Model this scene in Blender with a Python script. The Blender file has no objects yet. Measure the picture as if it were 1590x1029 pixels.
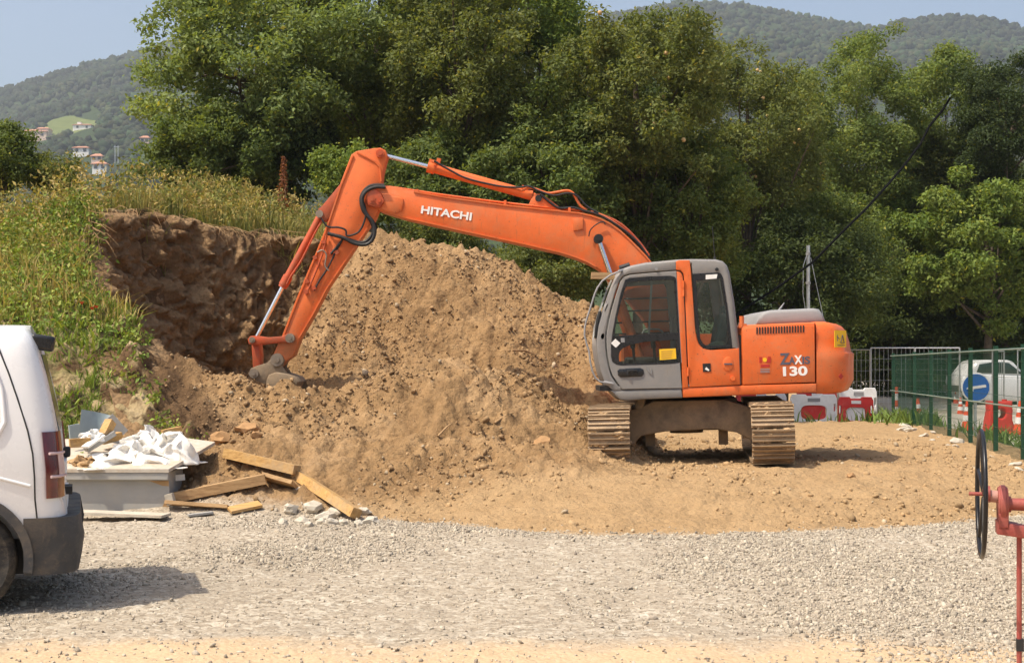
import bpy, bmesh, math, random
import numpy as np
from mathutils import Vector, Matrix, Euler, Quaternion

R = math.radians
scene = bpy.context.scene
C = scene.collection
rng = np.random.default_rng(11)
random.seed(11)

# ------------------------------------------------------------------ camera, sky, sun, exposure
F = 2223.0                      # focal length in photograph pixels (1590 wide)
CAMZ = 1.6
cd = bpy.data.cameras.new('camera')
cam = bpy.data.objects.new('camera', cd)
C.objects.link(cam)
cam.location = (0, 0, CAMZ)
cam.rotation_euler = (R(90), 0, 0)
cd.sensor_width = 36
cd.lens = 36 * F / 1590
cd.shift_y = 40.5 / 1590
cd.clip_start = 0.1
cd.clip_end = 20000
scene.camera = cam

SUN_DIR = Vector((0.52, 0.28, -1.0)).normalized()
el = math.asin(-SUN_DIR.z)
az = math.atan2(-SUN_DIR.x, -SUN_DIR.y)
world = bpy.data.worlds.new('World')
scene.world = world
world.use_nodes = True
wn = world.node_tree.nodes
wl = world.node_tree.links
wn.clear()
wo = wn.new('ShaderNodeOutputWorld')
wb = wn.new('ShaderNodeBackground')
sk = wn.new('ShaderNodeTexSky')
sk.sky_type = 'NISHITA'
sk.sun_disc = False
sk.sun_elevation = el
sk.sun_rotation = az % (2 * math.pi)
sk.air_density = 1.0
sk.dust_density = 4.5
sk.ozone_density = 1.0
wb.inputs['Strength'].default_value = 0.15
wl.new(sk.outputs[0], wb.inputs['Color'])
wl.new(wb.outputs[0], wo.inputs['Surface'])

sd = bpy.data.lights.new('sun', 'SUN')
sd.energy = 4.3
sd.angle = R(0.5)
sd.color = (1.0, 0.91, 0.76)
sun = bpy.data.objects.new('sun', sd)
C.objects.link(sun)
sun.location = (-20, -20, 40)
sun.rotation_euler = SUN_DIR.to_track_quat('-Z', 'Y').to_euler()

scene.view_settings.view_transform = 'Standard'
scene.view_settings.look = 'None'
scene.view_settings.exposure = 0.40
scene.view_settings.gamma = 1.0
scene.cycles.use_denoising = True
scene.cycles.max_bounces = 8
scene.cycles.transparent_max_bounces = 16

# ------------------------------------------------------------------ helpers
def P(px, py, Y):
    return Vector(((px - 795) / F * Y, Y, CAMZ - (py - 555) / F * Y))

def tag(o, label=None, cat=None, group=None, kind=None):
    if label: o['label'] = label
    if cat: o['category'] = cat
    if group: o['group'] = group
    if kind: o['kind'] = kind
    return o

def empty(name, loc, label, cat, group=None, rot=(0, 0, 0)):
    o = bpy.data.objects.new(name, None)
    C.objects.link(o)
    o.location = loc
    o.rotation_euler = rot
    o.empty_display_size = 0.2
    return tag(o, label, cat, group)

def mesh_obj(name, me, mat, parent=None):
    o = bpy.data.objects.new(name, me)
    C.objects.link(o)
    if mat is not None:
        for m in (mat if isinstance(mat, (list, tuple)) else [mat]):
            me.materials.append(m)
    if parent is not None:
        o.parent = parent
    return o

def smooth(me, ang=35):
    me.polygons.foreach_set('use_smooth', np.ones(len(me.polygons), bool))
    me.set_sharp_from_angle(angle=R(ang))

def np_mesh(name, V, Fc, col=None, smooth_all=False):
    """V (n,3), Fc (m,k) same-size faces; col (n,4) point colours"""
    me = bpy.data.meshes.new(name)
    V = np.asarray(V, np.float32); Fc = np.asarray(Fc, np.int32)
    k = Fc.shape[1]
    me.vertices.add(len(V)); me.vertices.foreach_set('co', V.ravel())
    me.loops.add(Fc.size); me.loops.foreach_set('vertex_index', Fc.ravel())
    me.polygons.add(len(Fc))
    me.polygons.foreach_set('loop_start', np.arange(0, Fc.size, k, dtype=np.int32))
    me.polygons.foreach_set('loop_total', np.full(len(Fc), k, np.int32))
    if smooth_all:
        me.polygons.foreach_set('use_smooth', np.ones(len(Fc), bool))
    me.update(calc_edges=True)
    if col is not None:
        a = me.color_attributes.new('col', 'FLOAT_COLOR', 'POINT')
        a.data.foreach_set('color', np.asarray(col, np.float32).ravel())
    return me

def add_attr(me, name, arr):
    a = me.attributes.new(name, 'FLOAT', 'POINT')
    a.data.foreach_set('value', np.asarray(arr, np.float32).ravel())

class MB:
    def __init__(s): s.v = []; s.f = []
    def add(s, vs, fs):
        n = len(s.v)
        s.v += [Vector(v) for v in vs]
        s.f += [[i + n for i in f] for f in fs]
        return s
    def box(s, c, size, rot=None, taper=1.0):
        x, y, z = [q / 2 for q in size]
        vs = [Vector((sx * x * (taper if sz > 0 else 1), sy * y * (taper if sz > 0 else 1), sz * z)) for sz in (-1, 1) for sy in (-1, 1) for sx in (-1, 1)]
        if rot is not None:
            m = rot if isinstance(rot, Matrix) else Euler(rot).to_matrix()
            vs = [m @ v for v in vs]
        c = Vector(c)
        return s.add([v + c for v in vs], [(0, 2, 3, 1), (4, 5, 7, 6), (0, 1, 5, 4), (2, 6, 7, 3), (0, 4, 6, 2), (1, 3, 7, 5)])
    def beam(s, p0, p1, w, h, roll=0.0, up=(0, 0, 1)):
        p0 = Vector(p0); p1 = Vector(p1); d = (p1 - p0); L = d.length; d.normalize()
        u = Vector(up)
        if abs(d.dot(u)) > .98: u = Vector((1, 0, 0))
        a = d.cross(u).normalized(); b = a.cross(d)
        m = Matrix((d, a, b)).transposed()
        if roll: m = m @ Matrix.Rotation(roll, 3, 'X')
        return s.box((p0 + p1) / 2, (L, w, h), m)
    def tube(s, pts, r, n=8, caps=True):
        pts = [Vector(p) for p in pts]
        rs = r if isinstance(r, (list, tuple)) else [r] * len(pts)
        prev = None; rings = []
        for i, p in enumerate(pts):
            d = (pts[min(i + 1, len(pts) - 1)] - pts[max(i - 1, 0)])
            d = d.normalized() if d.length > 1e-9 else Vector((0, 0, 1))
            if prev is None:
                a = d.orthogonal().normalized()
            else:
                a = (prev - d * prev.dot(d))
                a = a.normalized() if a.length > 1e-6 else d.orthogonal().normalized()
            prev = a; b = d.cross(a)
            rings.append([p + (a * math.cos(2 * math.pi * k / n) + b * math.sin(2 * math.pi * k / n)) * rs[i] for k in range(n)])
        vs = [v for g in rings for v in g]
        fs = []
        for i in range(len(rings) - 1):
            for k in range(n):
                fs.append((i * n + k, i * n + (k + 1) % n, (i + 1) * n + (k + 1) % n, (i + 1) * n + k))
        if caps:
            fs.append(tuple(range(n))[::-1]); fs.append(tuple((len(rings) - 1) * n + k for k in range(n)))
        return s.add(vs, fs)
    def cyl(s, p0, p1, r, n=20, r1=None):
        return s.tube([p0, p1], [r, r if r1 is None else r1], n)
    def plate(s, pts, y0, y1, b=0.01):
        """outline [(x,z)] extruded from y0 (near) to y1 with rounded rims"""
        pts = [Vector(p) for p in pts]
        ar = sum(pts[i].x * pts[(i + 1) % len(pts)].y - pts[(i + 1) % len(pts)].x * pts[i].y for i in range(len(pts)))
        if ar < 0: pts.reverse()
        n = len(pts)
        nor = []
        for i in range(n):
            e0 = (pts[i] - pts[i - 1]); e1 = (pts[(i + 1) % n] - pts[i])
            e0 = e0.normalized() if e0.length > 0 else Vector((1, 0)); e1 = e1.normalized() if e1.length > 0 else e0
            n0 = Vector((-e0.y, e0.x)); n1 = Vector((-e1.y, e1.x))
            m = (n0 + n1); m = m.normalized() if m.length > 1e-6 else n0
            nor.append(m / max(.45, m.dot(n0)))
        b = min(b, abs(y1 - y0) * .49)
        secs = [(y0, b), (y0 + b * .3, b * .3), (y0 + b, 0), (y1 - b, 0), (y1 - b * .3, b * .3), (y1, b)] if b > 0 else [(y0, 0), (y1, 0)]
        vs = []
        for y, ins in secs:
            for p, q in zip(pts, nor):
                w = p + q * ins
                vs.append((w.x, y, w.y))
        fs = [tuple(range(n)), tuple((len(secs) - 1) * n + k for k in range(n))[::-1]]
        for i in range(len(secs) - 1):
            for k in range(n):
                fs.append((i * n + k, (i + 1) * n + k, (i + 1) * n + (k + 1) % n, i * n + (k + 1) % n))
        return s.add(vs, fs)
    def loft(s, rings, caps=True, closed=True):
        n = len(rings[0])
        vs = [v for g in rings for v in g]; fs = []
        for i in range(len(rings) - 1):
            for k in range(n if closed else n - 1):
                fs.append((i * n + k, i * n + (k + 1) % n, (i + 1) * n + (k + 1) % n, (i + 1) * n + k))
        if caps:
            fs.append(tuple(range(n))[::-1]); fs.append(tuple((len(rings) - 1) * n + k for k in range(n)))
        return s.add(vs, fs)
    def grid(s, fn, nu, nv):
        vs = [fn(i / (nu - 1), j / (nv - 1)) for i in range(nu) for j in range(nv)]
        fs = [(i * nv + j, i * nv + j + 1, (i + 1) * nv + j + 1, (i + 1) * nv + j) for i in range(nu - 1) for j in range(nv - 1)]
        return s.add(vs, fs)
    def mesh(s, name, ang=35):
        me = bpy.data.meshes.new(name)
        me.from_pydata([tuple(v) for v in s.v], [], s.f)
        bm = bmesh.new(); bm.from_mesh(me)
        bmesh.ops.recalc_face_normals(bm, faces=bm.faces)
        bm.to_mesh(me); bm.free()
        smooth(me, ang)
        return me
    def build(s, name, mat, parent=None, ang=35, off=None):
        if off is not None:
            o = Vector(off); s.v = [v - o for v in s.v]
        return mesh_obj(name, s.mesh(name, ang), mat, parent)

def bevel(o, w=0.01, seg=2):
    m = o.modifiers.new('edge', 'BEVEL'); m.width = w; m.segments = seg; m.limit_method = 'ANGLE'; m.angle_limit = R(40)
    return o

def eval_mesh(o, name):
    dg = bpy.context.evaluated_depsgraph_get(); dg.update()
    return bpy.data.meshes.new_from_object(o.evaluated_get(dg), depsgraph=dg)

def holed_plate(name, outline, holes, y0, y1, b, mat, parent):
    cu = bpy.data.curves.new(name, 'CURVE'); cu.dimensions = '2D'; cu.fill_mode = 'BOTH'
    for loop in [outline] + list(holes):
        sp = cu.splines.new('POLY'); sp.points.add(len(loop) - 1)
        for q, p in zip(sp.points, loop): q.co = (p[0], p[1], 0, 1)
        sp.use_cyclic_u = True
    cu.extrude = abs(y1 - y0) / 2 - b; cu.bevel_depth = b; cu.bevel_resolution = 1; cu.offset = -b
    t = bpy.data.objects.new('tmp', cu); C.objects.link(t)
    me = eval_mesh(t, name); bpy.data.objects.remove(t); 
    n = len(me.vertices); co = np.empty(n * 3, np.float32); me.vertices.foreach_get('co', co); co = co.reshape(-1, 3)
    out = np.stack([co[:, 0], (y0 + y1) / 2 - co[:, 2], co[:, 1]], 1)
    me.vertices.foreach_set('co', out.ravel().astype(np.float32)); me.materials.clear(); me.update()
    smooth(me, 30)
    return mesh_obj(name, me, mat, parent)

def text_obj(name, txt, p0, p1, height, mat, parent, bold=0.02, y=None, shear=0.0, depth=0.002):
    """text facing -Y: baseline from p0 to p1 (x,z), cap height in metres"""
    cu = bpy.data.curves.new(name, 'FONT'); cu.body = txt; cu.size = 1; cu.offset = bold; cu.extrude = depth; cu.shear = shear
    t = bpy.data.objects.new('tmp', cu); C.objects.link(t)
    me = eval_mesh(t, name); bpy.data.objects.remove(t)
    n = len(me.vertices); co = np.empty(n * 3, np.float32); me.vertices.foreach_get('co', co); co = co.reshape(-1, 3)
    mn = co.min(0); mx = co.max(0)
    u = (co[:, 0] - mn[0]) / (mx[0] - mn[0]); v = (co[:, 1] - mn[1]) / (mx[1] - mn[1])
    ex = Vector((p1[0] - p0[0], p1[1] - p0[1])); ez = Vector((-ex.y, ex.x)).normalized() * height
    x = p0[0] + u * ex.x + v * ez.x; z = p0[1] + u * ex.y + v * ez.y
    out = np.stack([x, y - co[:, 2], z], 1)
    me.vertices.foreach_set('co', out.ravel().astype(np.float32)); me.materials.clear(); me.update()
    return mesh_obj(name, me, mat, parent)

def dup(root, loc=None, rot=None, label=None):
    r = root.copy(); C.objects.link(r)
    if loc is not None: r.location = loc
    if rot is not None: r.rotation_euler = rot
    if label: r['label'] = label
    for ch in list(root.children):
        c = ch.copy(); C.objects.link(c); c.parent = r
        for g in list(ch.children):
            d = g.copy(); C.objects.link(d); d.parent = c
    return r

# ------------------------------------------------------------------ numpy noise
_T = rng.random((256, 256)).astype(np.float32)
def vnoise(x, y, seed=0):
    x = np.asarray(x, np.float64) + seed * 17.31; y = np.asarray(y, np.float64) + seed * 9.77
    xi = np.floor(x).astype(int); yi = np.floor(y).astype(int)
    fx = x - xi; fy = y - yi
    fx = fx * fx * fx * (fx * (fx * 6 - 15) + 10); fy = fy * fy * fy * (fy * (fy * 6 - 15) + 10)
    a = _T[xi & 255, yi & 255]; b = _T[(xi + 1) & 255, yi & 255]; c = _T[xi & 255, (yi + 1) & 255]; d = _T[(xi + 1) & 255, (yi + 1) & 255]
    return (a + (b - a) * fx + (c - a) * fy + (a - b - c + d) * fx * fy) * 2 - 1
def rot2(x, y, a):
    return x * math.cos(a) - y * math.sin(a), x * math.sin(a) + y * math.cos(a)
def fbm(x, y, f, oct=4, seed=0, gain=.5):
    s = 0; amp = 1
    for o in range(oct):
        xr, yr = rot2(x, y, .6 + 1.1 * o)
        s = s + amp * vnoise(xr * f, yr * f, seed + o); f *= 2.03; amp *= gain
    return s
def billow(x, y, f, oct=3, seed=0):
    s = 0; amp = 1
    for o in range(oct):
        xr, yr = rot2(x, y, .3 + 1.3 * o)
        s = s + amp * (np.abs(vnoise(xr * f, yr * f, seed + o)) * 2 - .7); f *= 2.1; amp *= .55
    return s
def sst(t):
    t = np.clip(t, 0, 1); return t * t * (3 - 2 * t)

# ------------------------------------------------------------------ materials
class NT:
    def __init__(s, name):
        s.m = bpy.data.materials.new(name); s.m.use_nodes = True
        s.n = s.m.node_tree.nodes; s.l = s.m.node_tree.links; s.n.clear()
        s.out = s.n.new('ShaderNodeOutputMaterial'); s.tc = None
    def node(s, t, **kw):
        q = s.n.new(t)
        for k, v in kw.items(): setattr(q, k, v)
        return q
    def co(s, kind='Object'):
        if s.tc is None: s.tc = s.n.new('ShaderNodeTexCoord')
        return s.tc.outputs[kind]
    def noise(s, scale, detail=4, rough=.6, vec=None, dist=0.0):
        q = s.n.new('ShaderNodeTexNoise'); q.inputs['Scale'].default_value = scale; q.inputs['Detail'].default_value = detail
        q.inputs['Roughness'].default_value = rough; q.inputs['Distortion'].default_value = dist
        s.l.new(vec or s.co(), q.inputs['Vector']); return q.outputs['Fac']
    def vor(s, scale, feat='F1', vec=None, out='Distance'):
        q = s.n.new('ShaderNodeTexVoronoi'); q.feature = feat; q.inputs['Scale'].default_value = scale
        s.l.new(vec or s.co(), q.inputs['Vector']); return q.outputs[out]
    def ramp(s, fac, stops):
        q = s.n.new('ShaderNodeValToRGB'); e = q.color_ramp.elements
        while len(e) < len(stops): e.new(.5)
        for i, (p, c) in enumerate(stops):
            e[i].position = p; e[i].color = (c, c, c, 1) if not hasattr(c, '__len__') else (*c[:3], 1)
        s.l.new(fac, q.inputs[0]); return q.outputs[0]
    def mix(s, fac, a, b, mode='MIX'):
        q = s.n.new('ShaderNodeMix'); q.data_type = 'RGBA'; q.blend_type = mode
        for sock, v in ((q.inputs[0], fac), (q.inputs[6], a), (q.inputs[7], b)):
            if hasattr(v, 'is_linked'): s.l.new(v, sock)
            elif hasattr(v, '__len__'): sock.default_value = (*v[:3], 1)
            else: sock.default_value = v
        return q.outputs[2]
    def math(s, op, a, b=0.0):
        q = s.n.new('ShaderNodeMath'); q.operation = op
        for sock, v in ((q.inputs[0], a), (q.inputs[1], b)):
            if hasattr(v, 'is_linked'): s.l.new(v, sock)
            else: sock.default_value = v
        return q.outputs[0]
    def attr(s, name, out='Fac'):
        q = s.n.new('ShaderNodeAttribute'); q.attribute_name = name; return q.outputs[out]
    def bump(s, h, strength=.4, dist=.02, normal=None):
        q = s.n.new('ShaderNodeBump'); q.inputs['Strength'].default_value = strength; q.inputs['Distance'].default_value = dist
        s.l.new(h, q.inputs['Height'])
        if normal is not None: s.l.new(normal, q.inputs['Normal'])
        return q.outputs[0]
    def bsdf(s, color, rough=.7, metal=0.0, normal=None, spec=.4, coat=0.0):
        q = s.n.new('ShaderNodeBsdfPrincipled')
        for key, v in (('Base Color', color), ('Roughness', rough), ('Metallic', metal), ('Specular IOR Level', spec), ('Coat Weight', coat)):
            if hasattr(v, 'is_linked'): s.l.new(v, q.inputs[key])
            elif hasattr(v, '__len__'): q.inputs[key].default_value = (*v[:3], 1)
            else: q.inputs[key].default_value = v
        if normal is not None: s.l.new(normal, q.inputs['Normal'])
        s.l.new(q.outputs[0], s.out.inputs['Surface']); return s.m

def simple(name, c, rough=.6, metal=0.0, var=.15, scale=6, bump=.08, bscale=40, spec=.4, dirt=None, dirt_amt=.45, dirt_scale=3, coat=0.0, wear=0.0):
    t = NT(name)
    n1 = t.noise(scale, 7, .68)
    lo = [q * (1 - var) for q in c]; hi = [min(1, q * (1 + var)) for q in c]
    col = t.ramp(n1, [(.3, lo), (.7, hi)])
    if dirt is not None:
        n2 = t.noise(dirt_scale, 8, .72, dist=.4)
        fac = t.ramp(n2, [(.56 - dirt_amt * .3, 0), (.73 - dirt_amt * .2, dirt_amt)])
        col = t.mix(fac, col, dirt)
        fine = t.ramp(t.noise(dirt_scale * 9, 6, .7), [(.55, 0), (.72, dirt_amt * .8)])
        col = t.mix(fine, col, dirt)
    if wear:
        for sc_, thr, cc_ in (((1.5, 1.5, 26), .64, [min(1, q * 1.35 + .05) for q in c]), ((16, 16, 1.3), .60, (.22, .10, .045))):
            mp_ = t.node('ShaderNodeMapping'); mp_.inputs['Scale'].default_value = sc_; mp_.inputs['Rotation'].default_value = (0, .18, 0); t.l.new(t.co(), mp_.inputs['Vector'])
            col = t.mix(t.ramp(t.noise(1.6, 6, .75, mp_.outputs[0]), [(thr, 0), (thr + .12, wear)]), col, cc_)
        col = t.mix(t.ramp(t.noise(38, 3, .6), [(.66, 0), (.72, wear * 1.6)]), col, (.12, .05, .03))
    nb = t.bump(t.noise(bscale, 4), bump, .01)
    rg = t.ramp(t.noise(scale * 2.3, 4), [(.3, max(.05, rough - .1)), (.7, min(1, rough + .12))])
    return t.bsdf(col, rg, metal, nb, spec, coat)

def leaf_mat(name, trans=.3):
    t = NT(name)
    col = t.attr('col', 'Color')
    d = t.node('ShaderNodeBsdfPrincipled'); t.l.new(col, d.inputs['Base Color']); d.inputs['Roughness'].default_value = .65; d.inputs['Specular IOR Level'].default_value = .18
    tr = t.node('ShaderNodeBsdfTranslucent')
    t.l.new(t.mix(1.0, col, (1.5, 1.4, .5), 'MULTIPLY'), tr.inputs['Color'])
    mx = t.node('ShaderNodeMixShader'); mx.inputs[0].default_value = trans
    t.l.new(d.outputs[0], mx.inputs[1]); t.l.new(tr.outputs[0], mx.inputs[2]); t.l.new(mx.outputs[0], t.out.inputs['Surface'])
    return t.m

def glass_mat(name, tint=(.80, .84, .81), refl=.10):
    t = NT(name)
    a = t.node('ShaderNodeBsdfTransparent'); a.inputs[0].default_value = (*tint, 1)
    g = t.node('ShaderNodeBsdfGlossy'); g.inputs['Roughness'].default_value = .04; g.inputs[0].default_value = (.9, .95, .95, 1)
    dd = t.node('ShaderNodeBsdfDiffuse'); dd.inputs[0].default_value = (.35, .33, .28, 1)
    m0 = t.node('ShaderNodeMixShader'); 
    t.l.new(t.ramp(t.noise(5, 6, .7), [(.35, .01), (.8, .10)]), m0.inputs[0])
    t.l.new(a.outputs[0], m0.inputs[1]); t.l.new(dd.outputs[0], m0.inputs[2])
    fr = t.node('ShaderNodeFresnel'); fr.inputs[0].default_value = 1.35
    mx = t.node('ShaderNodeMixShader'); t.l.new(t.math('ADD', fr.outputs[0], refl * .3), mx.inputs[0])
    t.l.new(m0.outputs[0], mx.inputs[1]); t.l.new(g.outputs[0], mx.inputs[2]); t.l.new(mx.outputs[0], t.out.inputs['Surface'])
    return t.m

DUST = (.36, .24, .13)
M = {}
M['orange'] = simple('orange_paint', (.69, .135, .024), .46, 0, .12, 3, .05, 60, .45, DUST, .30, 2.2, wear=.6)
t = NT('dusty_orange_paint')
sx_ = t.node('ShaderNodeSeparateXYZ'); t.l.new(t.co(), sx_.inputs[0])
oc = t.ramp(t.noise(4, 5), [(.3, (.60, .115, .022)), (.7, (.70, .15, .03))])
low = t.math('MULTIPLY', t.math('SUBTRACT', 2.55, sx_.outputs[2]), .55)
gm = t.ramp(t.math('ADD', low, t.math('MULTIPLY', t.math('SUBTRACT', t.noise(3, 8, .75, dist=.5), .5), 1.6)), [(.25, 0), (.75, .62)])
oc = t.mix(gm, oc, (.30, .155, .07))
oc = t.mix(t.ramp(t.noise(24, 5, .7), [(.58, 0), (.70, .5)]), oc, (.20, .09, .045))
M['orange_arm'] = t.bsdf(oc, t.ramp(t.noise(9, 4), [(.3, .42), (.7, .68)]), 0, t.bump(t.noise(60, 4), .08, .01), .4)
M['orange_red'] = simple('dull_orange_link_paint', (.50, .075, .02), .5, 0, .16, 6, .07, 60, .4, (.2, .1, .05), .5, 4)
M['cabgrey'] = simple('grey_cab_paint', (.23, .22, .21), .5, 0, .08, 4, .04, 60, .4, (.36, .30, .22), .26, 2.5, wear=.25)
M['hoodgrey'] = simple('grey_plastic_hood', (.27, .265, .265), .6, 0, .08, 4, .05, 60)
M['black'] = simple('black_rubber', (.018, .018, .018), .6, 0, .2, 8, .06, 60)
M['blackgloss'] = simple('black_window_band', (.012, .012, .013), .3, 0, .2, 8, .02, 60, .5)
M['chrome'] = simple('chrome_rod', (.75, .76, .78), .18, 1.0, .05, 8, .01, 60)
M['steel'] = simple('worn_steel', (.30, .25, .20), .5, .7, .25, 7, .2, 40, .4, (.28, .19, .11), .5, 5)
M['mudsteel'] = simple('muddy_steel', (.19, .145, .10), .75, .1, .3, 6, .3, 30, .3, (.38, .27, .16), .55, 4)
M['shoe'] = simple('muddy_track_shoe', (.20, .145, .095), .6, .35, .3, 9, .35, 40, .4, (.42, .295, .175), .75, 4)
M['white_text'] = simple('white_decal', (.82, .80, .76), .5, 0, .06, 9, .0)
M['dark_text'] = simple('dark_grey_decal', (.10, .10, .13), .5, 0, .06, 9, .0)
M['red_decal'] = simple('red_decal', (.45, .03, .02), .5, 0, .06, 9, .0)
M['yellow'] = simple('yellow_sticker', (.85, .50, .02), .5, 0, .06, 9, .0)
M['glass'] = glass_mat('cab_glass')
M['darkglass'] = simple('dark_car_window', (.03, .035, .035), .12, 0, .2, 3, .0, 40, .6)
M['seat'] = simple('teal_seat_cover', (.09, .16, .17), .8, 0, .25, 6, .2, 30)
M['white'] = simple('white_van_paint', (.74, .74, .74), .28, 0, .02, 3, .0, 40, .5, (.55, .47, .36), .05, 3, coat=.3)
M['cladding'] = simple('dark_grey_plastic', (.05, .05, .052), .6, 0, .15, 6, .12, 120, .4, (.34, .25, .15), .26, 3)
M['lamp_red'] = simple('red_tail_lamp', (.10, .005, .008), .12, 0, .3, 9, .0, 40, .6, coat=.6)
M['tyre'] = simple('tyre_rubber', (.035, .033, .031), .85, 0, .2, 9, .2, 60, .3, (.28, .22, .15), .4, 5)
M['wood'] = None
M['greypanel'] = simple('grey_painted_panel', (.33, .32, .30), .65, 0, .06, 5, .08, 50, .3, (.42, .36, .28), .3, 4)
M['bluegrey'] = simple('blue_grey_panel', (.30, .35, .35), .55, 0, .08, 5, .06, 50)
M['tarp'] = simple('white_plastic_sheet', (.78, .75, .69), .5, 0, .05, 5, .25, 18, .4, (.5, .38, .25), .22, 3)
M['cone_red'] = simple('orange_red_plastic', (.72, .085, .03), .5, 0, .1, 6, .05, 40)
M['barrier_red'] = simple('red_plastic', (.62, .035, .03), .5, 0, .12, 6, .06, 40, .4, (.45, .33, .25), .2, 5)
M['barrier_white'] = simple('white_plastic', (.80, .79, .76), .5, 0, .06, 6, .06, 40, .4, (.45, .38, .28), .25, 5)
M['fence_green'] = simple('green_fence_paint', (.010, .056, .030), .4, 0, .2, 6, .02, 40)
M['galv'] = simple('galvanised_steel', (.55, .56, .56), .38, .8, .12, 8, .05, 60)
M['blue_sign'] = simple('blue_sign_face', (.012, .10, .42), .35, 0, .05, 6, .0)
M['pump_red'] = simple('worn_red_paint', (.30, .06, .05), .5, .1, .2, 8, .15, 50, .4, (.30, .15, .10), .4, 6)
M['pump_pink'] = simple('faded_red_paint', (.46, .26, .22), .6, 0, .2, 8, .15, 50, .4, (.30, .12, .08), .4, 6)
M['wheel_black'] = simple('black_iron', (.022, .022, .024), .35, .5, .2, 8, .1, 50)
M['stone'] = simple('pale_limestone', (.47, .42, .34), .85, 0, .2, 7, .5, 20, .3, (.42, .30, .18), .3, 4)
M['bark'] = simple('grey_bark', (.11, .085, .06), .9, 0, .35, 9, .6, 14, .2)
M['leaf'] = leaf_mat('leaf', .38)
M['grassblade'] = leaf_mat('grass_blade', .25)
def colmat(name, bscale, bstr, rough=.9):
    t = NT(name); c = t.mix(t.ramp(t.noise(bscale * .6, 4), [(.3, 0), (.7, 1)]), t.mix(1.0, t.attr('col', 'Color'), (.78, .78, .78), 'MULTIPLY'), t.attr('col', 'Color'))
    return t.bsdf(c, rough, 0, t.bump(t.noise(bscale, 4), bstr, .02), .2)
M['clod'] = colmat('soil_clod', 25, .5)
M['pebble'] = colmat('gravel_stone', 40, .3)
M['farleaf'] = colmat('far_foliage', .5, .6)

t = NT('sawn_timber')
mp = t.node('ShaderNodeMapping'); mp.inputs['Scale'].default_value = (1.2, 14, 14); t.l.new(t.co(), mp.inputs['Vector'])
g = t.noise(2.5, 7, .65, mp.outputs[0], .6)
wc = t.ramp(g, [(.25, (.26, .14, .05)), (.5, (.47, .275, .095)), (.75, (.58, .37, .15))])
wc = t.mix(t.ramp(t.noise(3, 6, .7), [(.45, 0), (.65, .65)]), wc, (.34, .26, .17))
M['wood'] = t.bsdf(wc, .75, 0, t.bump(g, .3, .01), .3)
t = NT('weathered_timber')
mp = t.node('ShaderNodeMapping'); mp.inputs['Scale'].default_value = (1.2, 14, 14); t.l.new(t.co(), mp.inputs['Vector'])
g = t.noise(2.5, 7, .65, mp.outputs[0], .6)
wc = t.ramp(g, [(.25, (.20, .12, .06)), (.5, (.40, .25, .12)), (.75, (.52, .35, .18))])
M['oldwood'] = t.bsdf(wc, .8, 0, t.bump(g, .3, .01), .3)
# ------------------------------------------------------------------ the terrain
GE_X = np.array([-60, -7, -4.56, -2.54, -1.49, -.58, .2, .9, 1.77, 2.7, 3.65, 4.86, 7, 60])
GE_Y = np.array([14.9, 14.9, 14.8, 14.3, 14.06, 13.7, 13.05, 12.85, 12.9, 13.2, 13.4, 14.3, 15.0, 15.0])
PIT = np.array([(-1.9, 14.2), (-3.05, 15.3), (-3.75, 16.3), (-4.4, 17.4), (-5.2, 18.6), (-5.7, 19.5), (-5.8, 20.4), (-5.2, 21.6), (-4.6, 22.3), (-3.7, 22.7), (-2.5, 23.1), (-1.6, 25.5), (-1.4, 30), (6, 30), (6, 14.2)])
HEAPS = [  # x0 y0 z0 x1 y1 z1 slope round
    (-2.4, 22.6, 3.42, -.4, 22.4, 3.12, .84, .6),
    (-.4, 22.4, 3.12, 1.30, 22.0, 2.42, .80, .5),
    (-2.6, 23.8, 3.3, -2.4, 22.6, 3.42, 1.05, .5),
    (-4.7, 17.6, 1.60, -3.4, 17.7, 1.14, .72, .3),
    (-3.4, 17.7, 1.14, -2.2, 17.5, 1.04, .72, .3),
    (-2.2, 17.6, 1.16, -.9, 18.5, 1.54, .60, .3),
    (-.9, 18.5, 1.54, .15, 18.5, 1.20, .58, .3),
    (.15, 18.5, 1.20, 1.15, 18.6, .86, .52, .3),
    (-1.0, 20.5, 1.75, .8, 20.4, 1.40, .66, .5),
    (-2.7, 16.3, .75, .2, 16.3, .55, .40, .5),
]
def poly_sd(x, y, poly):
    d = np.full(np.shape(x), 1e9); ins = np.zeros(np.shape(x), bool); n = len(poly)
    for i in range(n):
        ax, ay = poly[i]; bx, by = poly[(i + 1) % n]
        ex, ey = bx - ax, by - ay
        t = np.clip(((x - ax) * ex + (y - ay) * ey) / (ex * ex + ey * ey), 0, 1)
        d = np.minimum(d, np.hypot(x - ax - t * ex, y - ay - t * ey))
        c = ((ay > y) != (by > y)) & (x < ex * (y - ay) / (ey if abs(ey) > 1e-9 else 1e-9) + ax)
        ins ^= c
    return np.where(ins, -d, d)
def fence_x(y): return 6.62 + (y - 18.8) * .1375
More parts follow.
